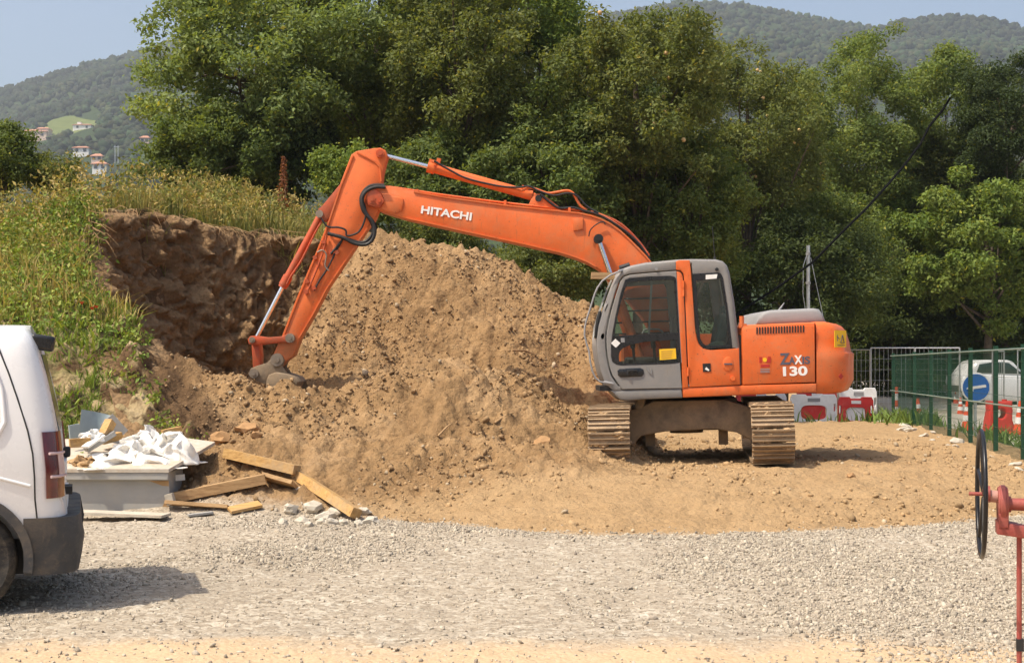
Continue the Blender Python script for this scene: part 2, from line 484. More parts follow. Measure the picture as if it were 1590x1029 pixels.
def terrain(x, y, detail=True):
    x = np.asarray(x, float); y = np.asarray(y, float)
    wob = fbm(x, y, .8, 3, 3)
    ye = np.interp(x, GE_X, GE_Y) + .16 * wob
    soil = sst((y - ye + .1) / .3)
    base = .27 * sst((y - ye) / 2.6)
    # heaps
    hs = []
    dx = x + .14 * fbm(x, y, .55, 3, 7); dy = y + .14 * fbm(x, y, .55, 3, 9)
    for x0, y0, z0, x1, y1, z1, sl, rd in HEAPS:
        ex, ey = x1 - x0, y1 - y0
        t = np.clip(((dx - x0) * ex + (dy - y0) * ey) / (ex * ex + ey * ey), 0, 1)
        d = np.hypot(dx - x0 - t * ex, dy - y0 - t * ey)
        hs.append(z0 + (z1 - z0) * t - sl * (np.sqrt(d * d + rd * rd) - rd))
    k = 16.0
    heap = np.log(sum(np.exp(k * np.clip(h, -3, 9)) for h in hs)) / k
    pitfloor = .55 - .2 * sst((np.hypot(x + 4.0, y - 19.8)) / 3.2)
    heap = heap * (1 - sst((x - 1.15) / 1.6)) - .3 * sst((x - 1.15) / 1.6)
    carve = .45 + 3.4 * np.clip((x + 3.45 + .15 * fbm(x, y, 1.2, 2, 17)) / .95, 0, 2)
    heap = np.where((x > -6.5) & (x < 0), np.minimum(heap, carve + 5 * sst((18.35 - y) / .55)), heap)
    heap = np.maximum(heap, np.where((y > 17.6) & (x < -1), pitfloor, -3))
    heap = heap + .16 * fbm(x, y, .75, 2, 23) * sst((heap - .5) / .8) * sst((1.6 - x) / .8)
    for hx_, hy_, ha_, hr_ in ((-.05, 21.3, .30, .38), (-.95, 18.95, .34, .40), (.55, 20.6, .18, .3), (-1.9, 20.6, .20, .35), (-2.85, 18.7, .45, .5)):
        heap = heap - ha_ * np.exp(-((x - hx_) / (hr_ * 1.5)) ** 2 - ((y - hy_) / hr_) ** 2)
    hm = sst((heap - base + .05) / .35)
    q_ = np.clip(.5 + .5 * (heap - base) / .16, 0, 1); g = base + (heap - base) * q_ + .16 * q_ * (1 - q_) * .9
    # bank
    tt = np.clip((y - 14.7 - .5 * fbm(x, y, .35, 2, 21)) / 5.6, 0, 1)
    hb = .15 + 3.72 * (.65 * tt + .35 * sst(tt)) + .04 * np.maximum(y - 20.3, 0) - .25 * np.clip(x + 5.6, 0, 9)
    hb = hb - .55 * sst((-5.6 - x) / 2.2) + .16 * fbm(x, y, .5, 3, 31)
    hb = hb * (1 - sst((x + 1.5) / 4.5)) * (1 - .75 * sst((y - 27) / 9) * sst((x + 9) / 6))
    fr_ = sst((y - 14.35) / .5) * (1 - sst((x + .5) / 4)); hb = hb * fr_ - 2.0 * (1 - fr_)
    sdp = poly_sd(x, y, PIT) + .22 * fbm(x, y, .9, 2, 41)
    bm_ = .36 * np.clip((sdp + 1.15) / 1.15, 0, 1) ** 2 + .64 * sst((sdp + .06) / .36)
    back = sst((y - 21.0) / 1.5)
    bm_ = bm_ * (1 - sst((x - 1.5) / 3))
    z = np.where(hb > g, g + (hb - g) * bm_, g)
    cliff = np.clip(bm_ * (1 - bm_) * 4, 0, 1) * (hb > g) * sst((bm_ - .03) / .1)
    bank = bm_ * (hb > g) * sst((y - 14.6) / .5)
    z = z - .45 * sst((y - 29.5) / 3) * sst((x - 2.2) / 1.5)
    road = sst((x - fence_x(y) - .45) / .4) * sst((y - 12) / 2)
    soil = soil * (1 - road)
    z = z * (1 - road) + road * np.where(y < 30, .10 - .005 * (y - 20), .05 + .022 * (np.minimum(y, 60) - 30))
    dt = 0
    if detail:
        rough = soil * (1 - bank) * (1 - road)
        flat = 1 - hm
        dt = rough * ((.03 + .05 * hm) * billow(x, y, 1.5, 2, 51) * .6 + (.012 + .04 * hm) * billow(x, y, 4.6, 3, 61) + .028 * (.4 + hm) * billow(x, y, 9.5, 4, 71))
        # old track prints on the flat ground in front of the machine
        dt = dt + rough * flat * .012 * np.sin((y + .15 * x) * 34) * sst((vnoise(x * .8, y * .5, 88) + .1) * 2)
        sc_ = sst(1.6 - np.hypot((x + .47) / .36, (y - 20.15) / .5) * 1.5)
        dt = dt * (1 - .85 * sc_) - sc_ * (.09 + .09 * np.cos((x + .47) * 2 * math.pi / .24))
        dt = dt + cliff * (.13 * billow(x, y, 3, 3, 81))
        dt = dt + bank * (.05 * fbm(x, y, 3, 3, 91) + sst((3.2 - z) / 1.0) * (.09 * billow(x, y, 2.6, 3, 92) + .05 * billow(x, y, 7, 3, 93))) + (1 - soil) * (1 - bank) * (.012 * fbm(x, y, 2, 3, 95) + .007 * fbm(x, y, 14, 2, 97)) - .012 * (1 - soil) * np.exp(-((y - 10.6 - .1 * x) / .25) ** 2)
        z = z + dt
    return z, dict(soil=soil, bank=bank, cliff=cliff, hm=hm, road=road, heap=heap)
def gz(x, y):
    return float(terrain(np.array([x]), np.array([y]), True)[0][0])

xs = np.concatenate([np.arange(-90, -16, 4.0), np.arange(-16, -8, .4), np.arange(-8, 6.4, .042), np.arange(6.4, 10, .12), np.arange(10, 18, .5), np.arange(18, 91, 4.0)])
ys = np.concatenate([np.arange(-20, 5.6, 1.6), np.arange(5.6, 12.6, .075), np.arange(12.6, 24.4, .042), np.arange(24.4, 32, .16), np.arange(32, 40, .5), np.arange(40, 101, 4.0)])
GX, GY = np.meshgrid(xs, ys, indexing='ij')
GZ, MK = terrain(GX, GY)
V = np.stack([GX, GY, GZ], -1)
# break up the steep cut face sideways so it is not a clean curtain
cl = MK['cliff']
for i_, s_ in ((0, 101), (1, 113)):
    V[..., i_] += cl * (.06 * vnoise((GX + GY) * 1.3, GZ * 1.7, s_))
nx, ny = GX.shape
idx = np.arange(nx * ny).reshape(nx, ny)
Q = np.stack([idx[:-1, :-1], idx[1:, :-1], idx[1:, 1:], idx[:-1, 1:]], -1).reshape(-1, 4)
me = np_mesh('ground', V.reshape(-1, 3), Q, smooth_all=True)
for nm in ('soil', 'bank', 'cliff', 'road', 'hm'):
    add_attr(me, nm, MK[nm])
t = NT('ground_gravel_and_soil')
o = t.co()
sepv = t.node('ShaderNodeSeparateXYZ'); t.l.new(o, sepv.inputs[0])
# gravel
gl = t.noise(.55, 5, .6)
gv = t.vor(26, 'F1', out='Color')
sp = t.node('ShaderNodeSeparateColor'); t.l.new(gv, sp.inputs[0])
gcol = t.ramp(sp.outputs[0], [(0, (.265, .215, .155)), (.4, (.375, .315, .24)), (.8, (.475, .41, .32)), (1, (.53, .475, .385))])
dust = t.ramp(t.noise(9, 6, .7), [(.35, (.31, .255, .19)), (.65, (.39, .325, .245))])
gcol = t.mix(t.ramp(t.noise(1.3, 6, .65, dist=.6), [(.35, .25), (.6, 1)]), dust, gcol)
gv2 = t.vor(62, 'F1', out='Color'); sp2 = t.node('ShaderNodeSeparateColor'); t.l.new(gv2, sp2.inputs[0])
gcol = t.mix(.55, gcol, t.mix(1.0, gcol, t.ramp(sp2.outputs[0], [(0, .35), (.5, .9), (1, 1.0)]), 'MULTIPLY'))
# sandy strip close to the camera
sandm = t.ramp(t.math('ADD', sepv.outputs[1], t.math('MULTIPLY', t.noise(1.1, 5, .6), 1.6)), [(0, 1), (1, 1)])
sm = t.math('SUBTRACT', 8.95, t.math('ADD', sepv.outputs[1], t.math('MULTIPLY', t.noise(.9, 6, .65), 1.5)))
sm = t.ramp(sm, [(0, 0), (.45, .85)])
sand = t.ramp(t.noise(14, 6, .7), [(.3, (.45, .315, .185)), (.7, (.54, .39, .24))])
gcol = t.mix(sm, gcol, sand)
# soil
sn = t.noise(1.1, 7, .65, dist=.4)
scol = t.ramp(sn, [(.28, (.21, .125, .058)), (.5, (.32, .198, .094)), (.72, (.42, .275, .145))])
scol = t.mix(t.ramp(t.noise(8, 6, .7), [(.45, 0), (.75, .55)]), scol, (.155, .088, .042))
scol = t.mix(t.ramp(t.noise(22, 4, .7), [(.58, 0), (.7, .4)]), scol, (.42, .295, .17))
fl = t.ramp(t.attr('hm'), [(0, 1), (.6, 0)])
scol = t.mix(t.math('MULTIPLY', fl, .75), scol, t.ramp(t.noise(2.1, 7, .7), [(.3, (.36, .235, .118)), (.7, (.475, .322, .172))]))
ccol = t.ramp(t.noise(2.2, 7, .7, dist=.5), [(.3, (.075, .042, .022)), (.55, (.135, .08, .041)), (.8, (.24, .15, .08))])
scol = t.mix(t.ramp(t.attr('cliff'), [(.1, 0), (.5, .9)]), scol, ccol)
col = t.mix(t.attr('soil'), gcol, scol)
# bank: earth between the weeds
bcol = t.ramp(t.noise(1.6, 6, .65), [(.3, (.15, .14, .05)), (.5, (.33, .25, .13)), (.7, (.46, .35, .21))])
col = t.mix(t.ramp(t.attr('bank'), [(.45, 0), (.85, 1)]), col, bcol)
rcol = t.ramp(t.noise(.9, 6, .7), [(.3, (.38, .33, .27)), (.7, (.52, .47, .40))])
rcol = t.mix(t.ramp(t.noise(.25, 4, .6), [(.5, 0), (.62, .6)]), rcol, (.22, .17, .12))
col = t.mix(t.attr('road'), col, rcol)
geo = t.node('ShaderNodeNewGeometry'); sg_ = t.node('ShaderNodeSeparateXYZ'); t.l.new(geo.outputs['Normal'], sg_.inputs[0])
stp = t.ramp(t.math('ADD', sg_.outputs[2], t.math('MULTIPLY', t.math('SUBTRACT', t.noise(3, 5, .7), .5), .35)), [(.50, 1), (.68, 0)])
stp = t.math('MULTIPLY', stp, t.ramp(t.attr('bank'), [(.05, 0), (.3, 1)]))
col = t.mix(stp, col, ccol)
hb_ = t.math('ADD', t.math('MULTIPLY', t.noise(30, 5, .65), .6), t.math('MULTIPLY', t.vor(34, 'F1'), -.8))
b0_ = t.bump(hb_, .6, .014)
b1 = t.bump(t.math('MULTIPLY', t.math('ADD', t.noise(11, 8, .75), t.math('MULTIPLY', t.vor(15, 'F1'), -.5)), t.attr('soil')), .85, .05, b0_)
t.bsdf(col, .95, 0, b1, .15)
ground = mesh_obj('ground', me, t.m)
tag(ground, kind='structure')

# the freshly dug face, finer than the ground sheet can hold it
def chaikin(p, it=3):
    p = np.array(p, float)
    for _ in range(it):
        a = p[:-1] * .75 + p[1:] * .25; b = p[:-1] * .25 + p[1:] * .75
        q = np.empty((len(a) * 2, 2)); q[0::2] = a; q[1::2] = b; p = np.concatenate([p[:1], q, p[-1:]])
    return p
path = chaikin(PIT[1:11]); seg = np.hypot(*np.diff(path, axis=0).T); cum = np.concatenate([[0], np.cumsum(seg)])
ns_ = int(cum[-1] / .032); sv_ = np.linspace(0, cum[-1], ns_)
pxs = np.interp(sv_, cum, path[:, 0]); pys = np.interp(sv_, cum, path[:, 1])
tx = np.gradient(pxs); ty = np.gradient(pys); ln = np.hypot(tx, ty); nxv, nyv = ty / ln, -tx / ln     # points into the pit
ker = np.ones(25) / 25
nxv = np.convolve(np.pad(nxv, 12, 'edge'), ker, 'valid'); nyv = np.convolve(np.pad(nyv, 12, 'edge'), ker, 'valid')
zt_ = terrain(pxs - nxv * .55, pys - nyv * .55, False)[0]; zt_ = np.convolve(np.pad(zt_, 12, 'edge'), ker, 'valid') - .02
zb_ = terrain(pxs + nxv * 1.0, pys + nyv * 1.0, False)[0] - .35; zb_ = np.minimum(np.convolve(np.pad(zb_, 12, 'edge'), ker, 'valid'), zt_ - .3)
nv_ = 110; vv_ = np.linspace(0, 1.06, nv_)
SS, VV_ = np.meshgrid(sv_, vv_, indexing='ij')
ZZ = zb_[:, None] + (zt_ - zb_)[:, None] * np.minimum(VV_, 1.0)
over = np.clip((VV_ - .98) / .08, 0, 1)
off_ = .70 * (1 - np.minimum(VV_, 1)) ** 1.7 + .14 * sst((VV_ - .7) / .25) - .75 * over
wz = ZZ + .25 * vnoise(SS * .8, ZZ * .4, 151)
off_ = off_ + (1 - over) * (.20 * fbm(SS, wz, .75, 2, 152) + .13 * billow(SS, wz, 2.1, 3, 155) + .07 * billow(SS, wz, 6.5, 3, 158) + .03 * billow(SS, wz, 17, 2, 161)
     + .05 * np.sin(SS * 13 + 1.2 * vnoise(SS, wz * .6, 163)) * sst(vnoise(SS * .5, wz * .45, 164) * 2.5))
ZZ = ZZ + .05 * over
CX = pxs[:, None] + nxv[:, None] * off_; CY = pys[:, None] + nyv[:, None] * off_
ZZ = ZZ + .05 * billow(SS, wz, 3.3, 2, 166) * (1 - over)
idx = np.arange(SS.size).reshape(SS.shape)
Q = np.stack([idx[:-1, :-1], idx[1:, :-1], idx[1:, 1:], idx[:-1, 1:]], -1).reshape(-1, 4)
mec = np_mesh('earth_face', np.stack([CX, CY, ZZ], -1).reshape(-1, 3), Q, smooth_all=True)
t = NT('dug_earth')
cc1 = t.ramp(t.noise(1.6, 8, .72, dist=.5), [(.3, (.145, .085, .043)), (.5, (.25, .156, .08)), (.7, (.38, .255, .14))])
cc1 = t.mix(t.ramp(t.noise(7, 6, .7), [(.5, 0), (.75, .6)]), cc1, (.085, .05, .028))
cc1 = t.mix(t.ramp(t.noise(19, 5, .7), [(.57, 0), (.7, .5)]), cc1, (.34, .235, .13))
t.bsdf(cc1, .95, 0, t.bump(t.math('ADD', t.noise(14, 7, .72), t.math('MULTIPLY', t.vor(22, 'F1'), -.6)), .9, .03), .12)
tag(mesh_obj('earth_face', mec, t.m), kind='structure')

# ------------------------------------------------------------------ far hills
px = np.arange(-1500, 3300, 10.0)
RP = np.array([-1500, -600, -200, 0, 100, 200, 290, 400, 600, 760, 890, 960, 1050, 1150, 1250, 1350, 1375, 1400, 1480, 1540, 1590, 1800, 2400, 3300])
RY = np.array([380, 260, 190, 143, 112, 88, 62, 48, 62, 60, 46, 24, 7, 11, 30, 46, 46, 34, 28, 32, 46, 90, 220, 360])
ridge_py = np.interp(px, RP, RY)
RR = 1500.0
rr = np.concatenate([np.linspace(85, 300, 8), np.linspace(330, 1500, 90), np.linspace(1520, 1750, 8)])
def hill_z(pxv, r):
    rp = np.interp(pxv, RP, RY)
    top = CAMZ + (555 - rp) / F * RR
    t_ = np.clip((r - 230) / (RR - 230), 0, 1.2)
    prof = np.where(t_ < 1, t_ ** 1.25, 1 - (t_ - 1) * 1.5)
    x = (pxv - 795) / F * r; y = r
    n = fbm(x, y, .0045, 4, 131) * 16 * np.minimum(t_ * 2.5, 1) * (1 - .75 * (t_ > .9))
    return -1.0 + (top + 1) * prof + n * np.clip((1 - t_) * 6, .12, 1)
A, B_ = np.meshgrid(px, rr, indexing='ij')
HX = (A - 795) / F * B_; HY = B_; HZ = hill_z(A, B_)
idx = np.arange(A.size).reshape(A.shape)
Q = np.stack([idx[:-1, :-1], idx[1:, :-1], idx[1:, 1:], idx[:-1, 1:]], -1).reshape(-1, 4)
meh = np_mesh('hill', np.stack([HX, HY, HZ], -1).reshape(-1, 3), Q, smooth_all=True)
t = NT('wooded_hill')
hc = t.ramp(t.noise(.02, 7, .65), [(.3, (.022, .036, .014)), (.55, (.040, .060, .020)), (.75, (.075, .095, .032))])
t.bsdf(hc, .95, 0, t.bump(t.noise(.12, 5, .7), .8, 4), .1)
hill = mesh_obj('hill', meh, t.m)
tag(hill, kind='structure')

def ico():
    bm = bmesh.new(); bmesh.ops.create_icosphere(bm, subdivisions=1, radius=1)
    v = np.array([q.co[:] for q in bm.verts]); f = np.array([[q.index for q in p.verts] for p in bm.faces]); bm.free(); return v, f
def ico2():
    bm = bmesh.new(); bmesh.ops.create_icosphere(bm, subdivisions=2, radius=1)
    v = np.array([q.co[:] for q in bm.verts]); f = np.array([[q.index for q in p.verts] for p in bm.faces]); bm.free(); return v, f
ICO = ico(); ICO2 = ico2()
def rand_rot(n):
    q = rng.normal(size=(n, 4)); q /= np.linalg.norm(q, axis=1, keepdims=True)
    w, x, y, z = q.T
    return np.stack([np.stack([1 - 2 * (y * y + z * z), 2 * (x * y - z * w), 2 * (x * z + y * w)], -1),
                     np.stack([2 * (x * y + z * w), 1 - 2 * (x * x + z * z), 2 * (y * z - x * w)], -1),
                     np.stack([2 * (x * z - y * w), 2 * (y * z + x * w), 1 - 2 * (x * x + y * y)], -1)], 1)
def scatter_blobs(base, pos, scale, jit, col, rot=True):
    """pos (n,3), scale (n,3), col (n,3)"""
    v, f = base; n = len(pos); m = len(v)
    J = 1 + jit * rng.uniform(-1, 1, (n, m, 1))
    VV = v[None] * J * scale[:, None, :]
    if rot:
        VV = np.einsum('nij,nmj->nmi', rand_rot(n), VV)
    VV = VV + pos[:, None, :]
    FF = f[None] + (np.arange(n) * m)[:, None, None]
    CC = np.concatenate([np.repeat(col[:, None, :], m, 1), np.ones((n, m, 1))], -1)
    return VV.reshape(-1, 3), FF.reshape(-1, 3), CC.reshape(-1, 4)

def find_r(pxc, pyc):
    r_ = np.linspace(360, 1400, 400); pyh = 555 - (hill_z(np.full(400, pxc), r_) - CAMZ) / r_ * F
    return float(r_[np.argmin(np.abs(pyh - pyc))])
HPX = {(57, 219): 30, (130, 205): 22, (157, 268): 16, (152, 252): 13, (128, 241): 16, (226, 226): 12}
HR = {k: find_r(*k) for k in HPX}
# forest on the hill: a far mass of trees
n = 26000
tpx = np.concatenate([rng.uniform(-260, 620, 15000), rng.uniform(620, 1950, n - 15000)])
tr = 330 + (1505 - 330) * rng.random(n) ** .62
tr[-500:] = 1480 + 30 * rng.random(500)
meadow = ((np.abs(tpx - 112) < 42) & (np.abs(tr - 1010) < 70))
clear = np.zeros(n, bool)
for k_, hw_ in HPX.items(): clear |= (np.abs(tpx - k_[0]) < hw_) & (tr > HR[k_] - 140) & (tr < HR[k_] + 14)
keep = ~(meadow | clear); tpx = tpx[keep]; tr = tr[keep]; n = len(tpx)
hx = (tpx - 795) / F * tr; hz = hill_z(tpx, tr)
s = rng.uniform(1.7, 4.3, n) * (.75 + .25 * tr / 1500)
pos = np.stack([hx, tr, hz + s * .55], -1)
cc = np.array([.030, .048, .017]) * rng.uniform(.55, 1.5, (n, 1)) * (1 + .5 * np.clip(fbm(hx, tr, .006, 3, 141), -1, 1)[:, None])
cc[:, 0] *= rng.uniform(.8, 1.5, n)
v_, f_, c_ = scatter_blobs(ICO, pos, np.stack([s, s, s * rng.uniform(.8, 1.25, n)], -1), .38, cc)
tag(mesh_obj('forest', np_mesh('forest', v_, f_, c_, True), M['farleaf']), 'dark hazy woodland covering the far hillside', 'woodland', kind='stuff')
# pale meadow on the left hill
mv = []
for i in range(14):
    for j in range(6):
        pxx = 70 + 85 * i / 13; r_ = 955 + 120 * j / 5 + 12 * math.sin(i * .5)
        wdt = math.sin(math.pi * (i + .5) / 14)
        r_ = 1010 + (r_ - 1010) * (.35 + .65 * wdt)
        mv.append(((pxx - 795) / F * r_, r_, float(hill_z(np.array([pxx]), np.array([r_]))[0]) + 2.2))
mf = [(i * 6 + j, i * 6 + j + 1, (i + 1) * 6 + j + 1, (i + 1) * 6 + j) for i in range(13) for j in range(5)]
mb = MB().add(mv, mf)
t = NT('meadow'); t.bsdf(t.ramp(t.noise(.06, 6, .7), [(.3, (.085, .11, .03)), (.7, (.15, .17, .055))]), .95, 0, None, .1)
tag(mb.build('meadow', t.m), kind='structure')

# houses on the far slope
M['wall_pink'] = simple('pale_pink_render', (.66, .49, .39), .85, 0, .08, .4, .05)
M['wall_white'] = simple('white_render', (.78, .75, .70), .85, 0, .06, .4, .05)
M['tile'] = simple('terracotta_roof', (.42, .20, .12), .85, 0, .2, 1.0, .1)
M['winD'] = simple('dark_window', (.03, .035, .04), .3, 0, .1, 1, .0)
def house(pxc, pyc, r, w, d, h, wall, roofh, label, name='house', extra=None):
    r0_ = r; r = HR[(pxc, pyc)]; k0_ = r / r0_; base = P(pxc, pyc - 3, r)
    root = empty(name, (base.x, r, base.z), label, 'house', 'houses on the far hillside')
    root.scale = (k0_, k0_, k0_)
    MB().box((0, 0, h / 2 - 1), (w, d, h + 2)).build('wall', wall, root)
    o_ = .5; z = h
    MB().add([(-w / 2 - o_, -d / 2 - o_, z), (w / 2 + o_, -d / 2 - o_, z), (w / 2 + o_, d / 2 + o_, z), (-w / 2 - o_, d / 2 + o_, z), (-w / 4, 0, z + roofh), (w / 4, 0, z + roofh), (-w / 2 - o_, -d / 2 - o_, z - .3), (w / 2 + o_, -d / 2 - o_, z - .3), (w / 2 + o_, d / 2 + o_, z - .3), (-w / 2 - o_, d / 2 + o_, z - .3)],
             [(0, 1, 5, 4), (1, 2, 5), (2, 3, 4, 5), (3, 0, 4), (0, 6, 7, 1), (1, 7, 8, 2), (2, 8, 9, 3), (3, 9, 6, 0), (6, 9, 8, 7)]).build('roof', M['tile'], root)
    k = max(2, int(w // 4)); rows = 2 if h > 4.5 else 1
    for q in range(k):
        for rw in range(rows):
            MB().box((-w / 2 + (q + .5) * w / k, -d / 2 - .05, h * (rw + .5) / rows), (1.3, .14, 1.4)).build('window', M['winD'], root)
    if extra: extra(root)
    return root
def ext_pink(root):
    MB().box((4.5, .5, 2.0), (6.5, 7, 7)).build('side_wing', M['wall_pink'], root)
    MB().box((4.5, .5, 5.9), (7.3, 7.8, .8), taper=.7).build('wing_roof', M['tile'], root)
house(57, 219, 820, 14, 9, 3.8, M['wall_pink'], 1.8, 'broad salmon pink house with a taller right wing on the far left slope', extra=ext_pink)
def ext_white(root):
    MB().box((-2.5, 0, 3.9), (2.4, 3, 1.6)).build('roof_room', M['wall_white'], root)
house(130, 205, 900, 11.5, 7, 2.8, M['wall_white'], 1.0, 'long white single storey house with a small roof room, highest on the far left slope', extra=ext_white)
house(157, 268, 560, 5.5, 5, 2.4, M['wall_white'], 1.1, 'small white cottage with terracotta roof low down near the tall grass')
house(152, 252, 610, 4.6, 4, 1.6, M['wall_pink'], 1.2, 'little pink house half hidden just above the white cottage')
house(128, 241, 640, 7, 5, 2.2, M['wall_white'], .9, 'low white building with pale walls below the long white house')
house(226, 226, 700, 4.2, 4, 2.6, M['wall_pink'], 1.2, 'narrow pink house at the left edge of the big tree')
pp = P(181, 241, 520)
root = empty('utility_pole', (pp.x, 520, pp.z - 3), 'thin pale double utility pole standing on the far left slope', 'pole')
for dx_ in (-.55, .55): MB().cyl((dx_, 0, 0), (dx_, 0, 6.6), .16, 8, .1).build('pole', M['galv'], root)
MB().box((0, 0, 6.0), (1.9, .16, .18)).build('crossarm', M['galv'], root)
# ------------------------------------------------------------------ the excavator
O = Vector((2.376, 19.0, .27))
exc = empty('excavator', O, 'orange and grey tracked excavator with its arm dug into the soil heap', 'excavator')
def E(px, py, Y):
    q = P(px, py, Y) - O
    return q
def EX(px, py, Y):
    q = E(px, py, Y); return (q.x, q.z)
def poly(pts, Y): return [EX(a, b, Y) for a, b in pts]
def crop(pts, ox, oy, s): return [(ox + a / s, oy + b / s) for a, b in pts]

# --- undercarriage
UR = Euler((0, R(-1.5), R(-7.0)))
TL, TR = 1.40, .325
def loop_pt(s_):
    """point and tangent angle on the track loop (y,z), s in metres"""
    per = 4 * TL + 2 * math.pi * TR
    s_ %= per
    if s_ < 2 * TL: return (-TL + s_, 0.0), 0.0            # bottom, going to +y
    s_ -= 2 * TL
    if s_ < math.pi * TR:
        a = s_ / TR; return (TL + TR * math.sin(a), TR - TR * math.cos(a)), a
    s_ -= math.pi * TR
    if s_ < 2 * TL:
        sag = -.025 * math.sin(math.pi * s_ / (2 * TL)); return (TL - s_, 2 * TR + sag), math.pi
    s_ -= 2 * TL
    a = s_ / TR; return (-TL - TR * math.sin(a), TR + TR * math.cos(a)), math.pi + a
PER = 4 * TL + 2 * math.pi * TR
NS = 46
sm_ = MB()
sm_.box((0, 0, -.012), (.51, PER / NS - .012, .022))
for yy, hh in ((-.062, .036), (0, .028), (.058, .028)):
    sm_.box((0, yy, -.023 - hh / 2 + .006), (.505, .016, hh))
shoe_me = sm_.mesh('track_shoe', 20); shoe_me.materials.append(M['shoe'])
for sx in (-.985, .985):
    mb = MB()
    pitch = PER / (NS * 1)
    for i in range(NS):
        (y, z), a = loop_pt(i * pitch + .02)
        for dx in (-.085, .085):
            mb.box((sx + dx, y - math.sin(a) * .05 * 1, z + math.cos(a) * .05 + .06), (.05, pitch * .96, .085), (a, 0, 0))
    trk = mb.build('track', M['mudsteel'], exc); trk.rotation_euler = UR
    for i in range(NS):
        (y, z), a = loop_pt(i * pitch)
        s_ = bpy.data.objects.new('track_shoe', shoe_me); C.objects.link(s_)
        s_.parent = trk; s_.location = (sx + random.uniform(-.004, .004), y, z + .06); s_.rotation_euler = (a + random.uniform(-.02, .02), 0, 0)
    fr = MB()
    inn = 1 if sx < 0 else -1
    fr.box((sx, 0, .40), (.30, 2.3, .26)); fr.box((sx + inn * .06, 0, .52), (.22, 1.9, .12))
    tf = fr.build('track_frame', M['mudsteel'], exc); bevel(tf, .02); tf.rotation_euler = UR
    for yy in (-1.40, 1.40):
        w = MB(); w.cyl((sx - .11, yy, .385), (sx + .11, yy, .385), .26, 24); w.cyl((sx - .17, yy, .385), (sx + .17, yy, .385), .12, 16)
        q = w.build('idler_wheel', M['mudsteel'], tf)
    for k in range(7):
        yy = -1.05 + k * .35
        MB().cyl((sx - .14, yy, .19), (sx + .14, yy, .19), .085, 14).build('track_roller', M['mudsteel'], tf)
# dried mud stuck on the front of the tracks
ICOv, ICOf = None, None
for sx in (-.985, .985):
    mud = MB()
    for k in range(46):
        s0_ = random.choice([random.uniform(-1.6, .3), random.uniform(PER - 1.3, PER - .1)])
        (y, z), a = loop_pt(s0_); r_ = random.uniform(.012, .035); xx = sx + random.uniform(-.23, .23)
        c_ = Vector((xx, y + math.sin(a) * .03, z + .06 - math.cos(a) * .03))
        ns = 6; vs_ = []
        for j in range(ns):
            b_ = 2 * math.pi * j / ns; vs_.append(c_ + Matrix.Rotation(a, 3, 'X') @ Vector((r_ * 2.2 * math.cos(b_) * random.uniform(.7, 1.3), r_ * 1.2 * math.sin(b_) * random.uniform(.7, 1.3), .012)))
        top_ = c_ + Matrix.Rotation(a, 3, 'X') @ Vector((0, 0, -r_ * .9))
        mud.add(vs_ + [top_], [(j, (j + 1) % ns, ns) for j in range(ns)] + [tuple(range(ns))[::-1]])
    q = mud.build('caked_mud', simple('caked_mud', (.40, .27, .15), .95, 0, .2, 9, .5, 30, .1), exc, 20); q.rotation_euler = UR; q['kind'] = 'stuff'
# car body: arched cross members
def arch(y, yb):
    a = [(-.80, .10), (-.73, .12), (-.69, .28), (-.62, .35), (-.32, .40), (.30, .42), (.58, .37), (.74, .28), (.80, .28), (.80, .66), (.72, .70), (.45, .79), (-.45, .79), (-.66, .70), (-.80, .68)]
    return MB().plate(a, y, yb, .025)
cb = MB()
for y0, y1 in ((-.86, -.58), (.58, .86)):
    q = arch(y0, y1); cb.add(q.v, q.f)
cb.box((0, 0, .70), (1.2, 1.3, .18)); cb.box((0, 0, .56), (.9, .9, .16))
for sx in (-.52, .42): cb.box((sx, -.45, .38), (.12, .12, .36)); 
cb.cyl((-.05, 0, .34), (-.05, 0, .6), .22, 20)
cbo = cb.build('car_body', M['mudsteel'], exc); cbo.rotation_euler = UR
q = MB().box((-.62, -.78, .80), (.12, .16, .26), (0, .2, 0)).box((-.60, -.70, .70), (.24, .2, .1)).build('swivel_guard', M['mudsteel'], exc); bevel(q, .03); q.rotation_euler = UR
MB().cyl((-.02, 0, .74), (-.02, 0, .99), .56, 40).build('slew_ring', M['black'], exc)
# bits under the machine
und = MB(); und.beam((-.5, -.3, .40), (-.15, -.3, .56), .1, .07); und.beam((-.25, .7, .36), (.45, .7, .36), .2, .05)
q = und.build('belly_plate', M['mudsteel'], exc); q.rotation_euler = UR

# --- upper structure
YN = 17.80            # near side plane of the house (world)
def Yl(y): return y - O.y
n0, n1 = Yl(17.80), Yl(20.2)
# deck
dk = [(955, 604), (1060, 602), (1150, 598), (1268, 594), (1290, 596), (1290, 607), (1200, 612), (1060, 617), (1000, 619), (963, 620), (952, 610)]
mb = MB().plate(poly([(1059, 602), (1150, 598), (1268, 595), (1268, 609), (1160, 613), (1061, 617)], YN), n0 + .0, n0 + .25, .02)
mb.build('side_skirt', M['orange'], exc)
mb = MB().plate(poly([(948, 606), (1059, 602.5), (1060.5, 617.5), (1000, 620), (975, 622), (963, 621), (955, 614)], YN), n0 + .0, n0 + .9, .03)
mb.build('front_skirt', M['cabgrey'], exc)
q = MB().plate(poly([(985, 604), (1265, 596), (1265, 604), (1010, 613)], YN), n0 + .1, n1 - .1, .01).build('deck', M['black'], exc)
# engine house
eh = poly([(1151, 508), (1155, 504.5), (1172, 503.5), (1267, 500), (1267.5, 594), (1151, 598)], YN)
MB().plate(eh, n0 + .02, n1 - .05, .05).build('engine_house', M['orange'], exc)
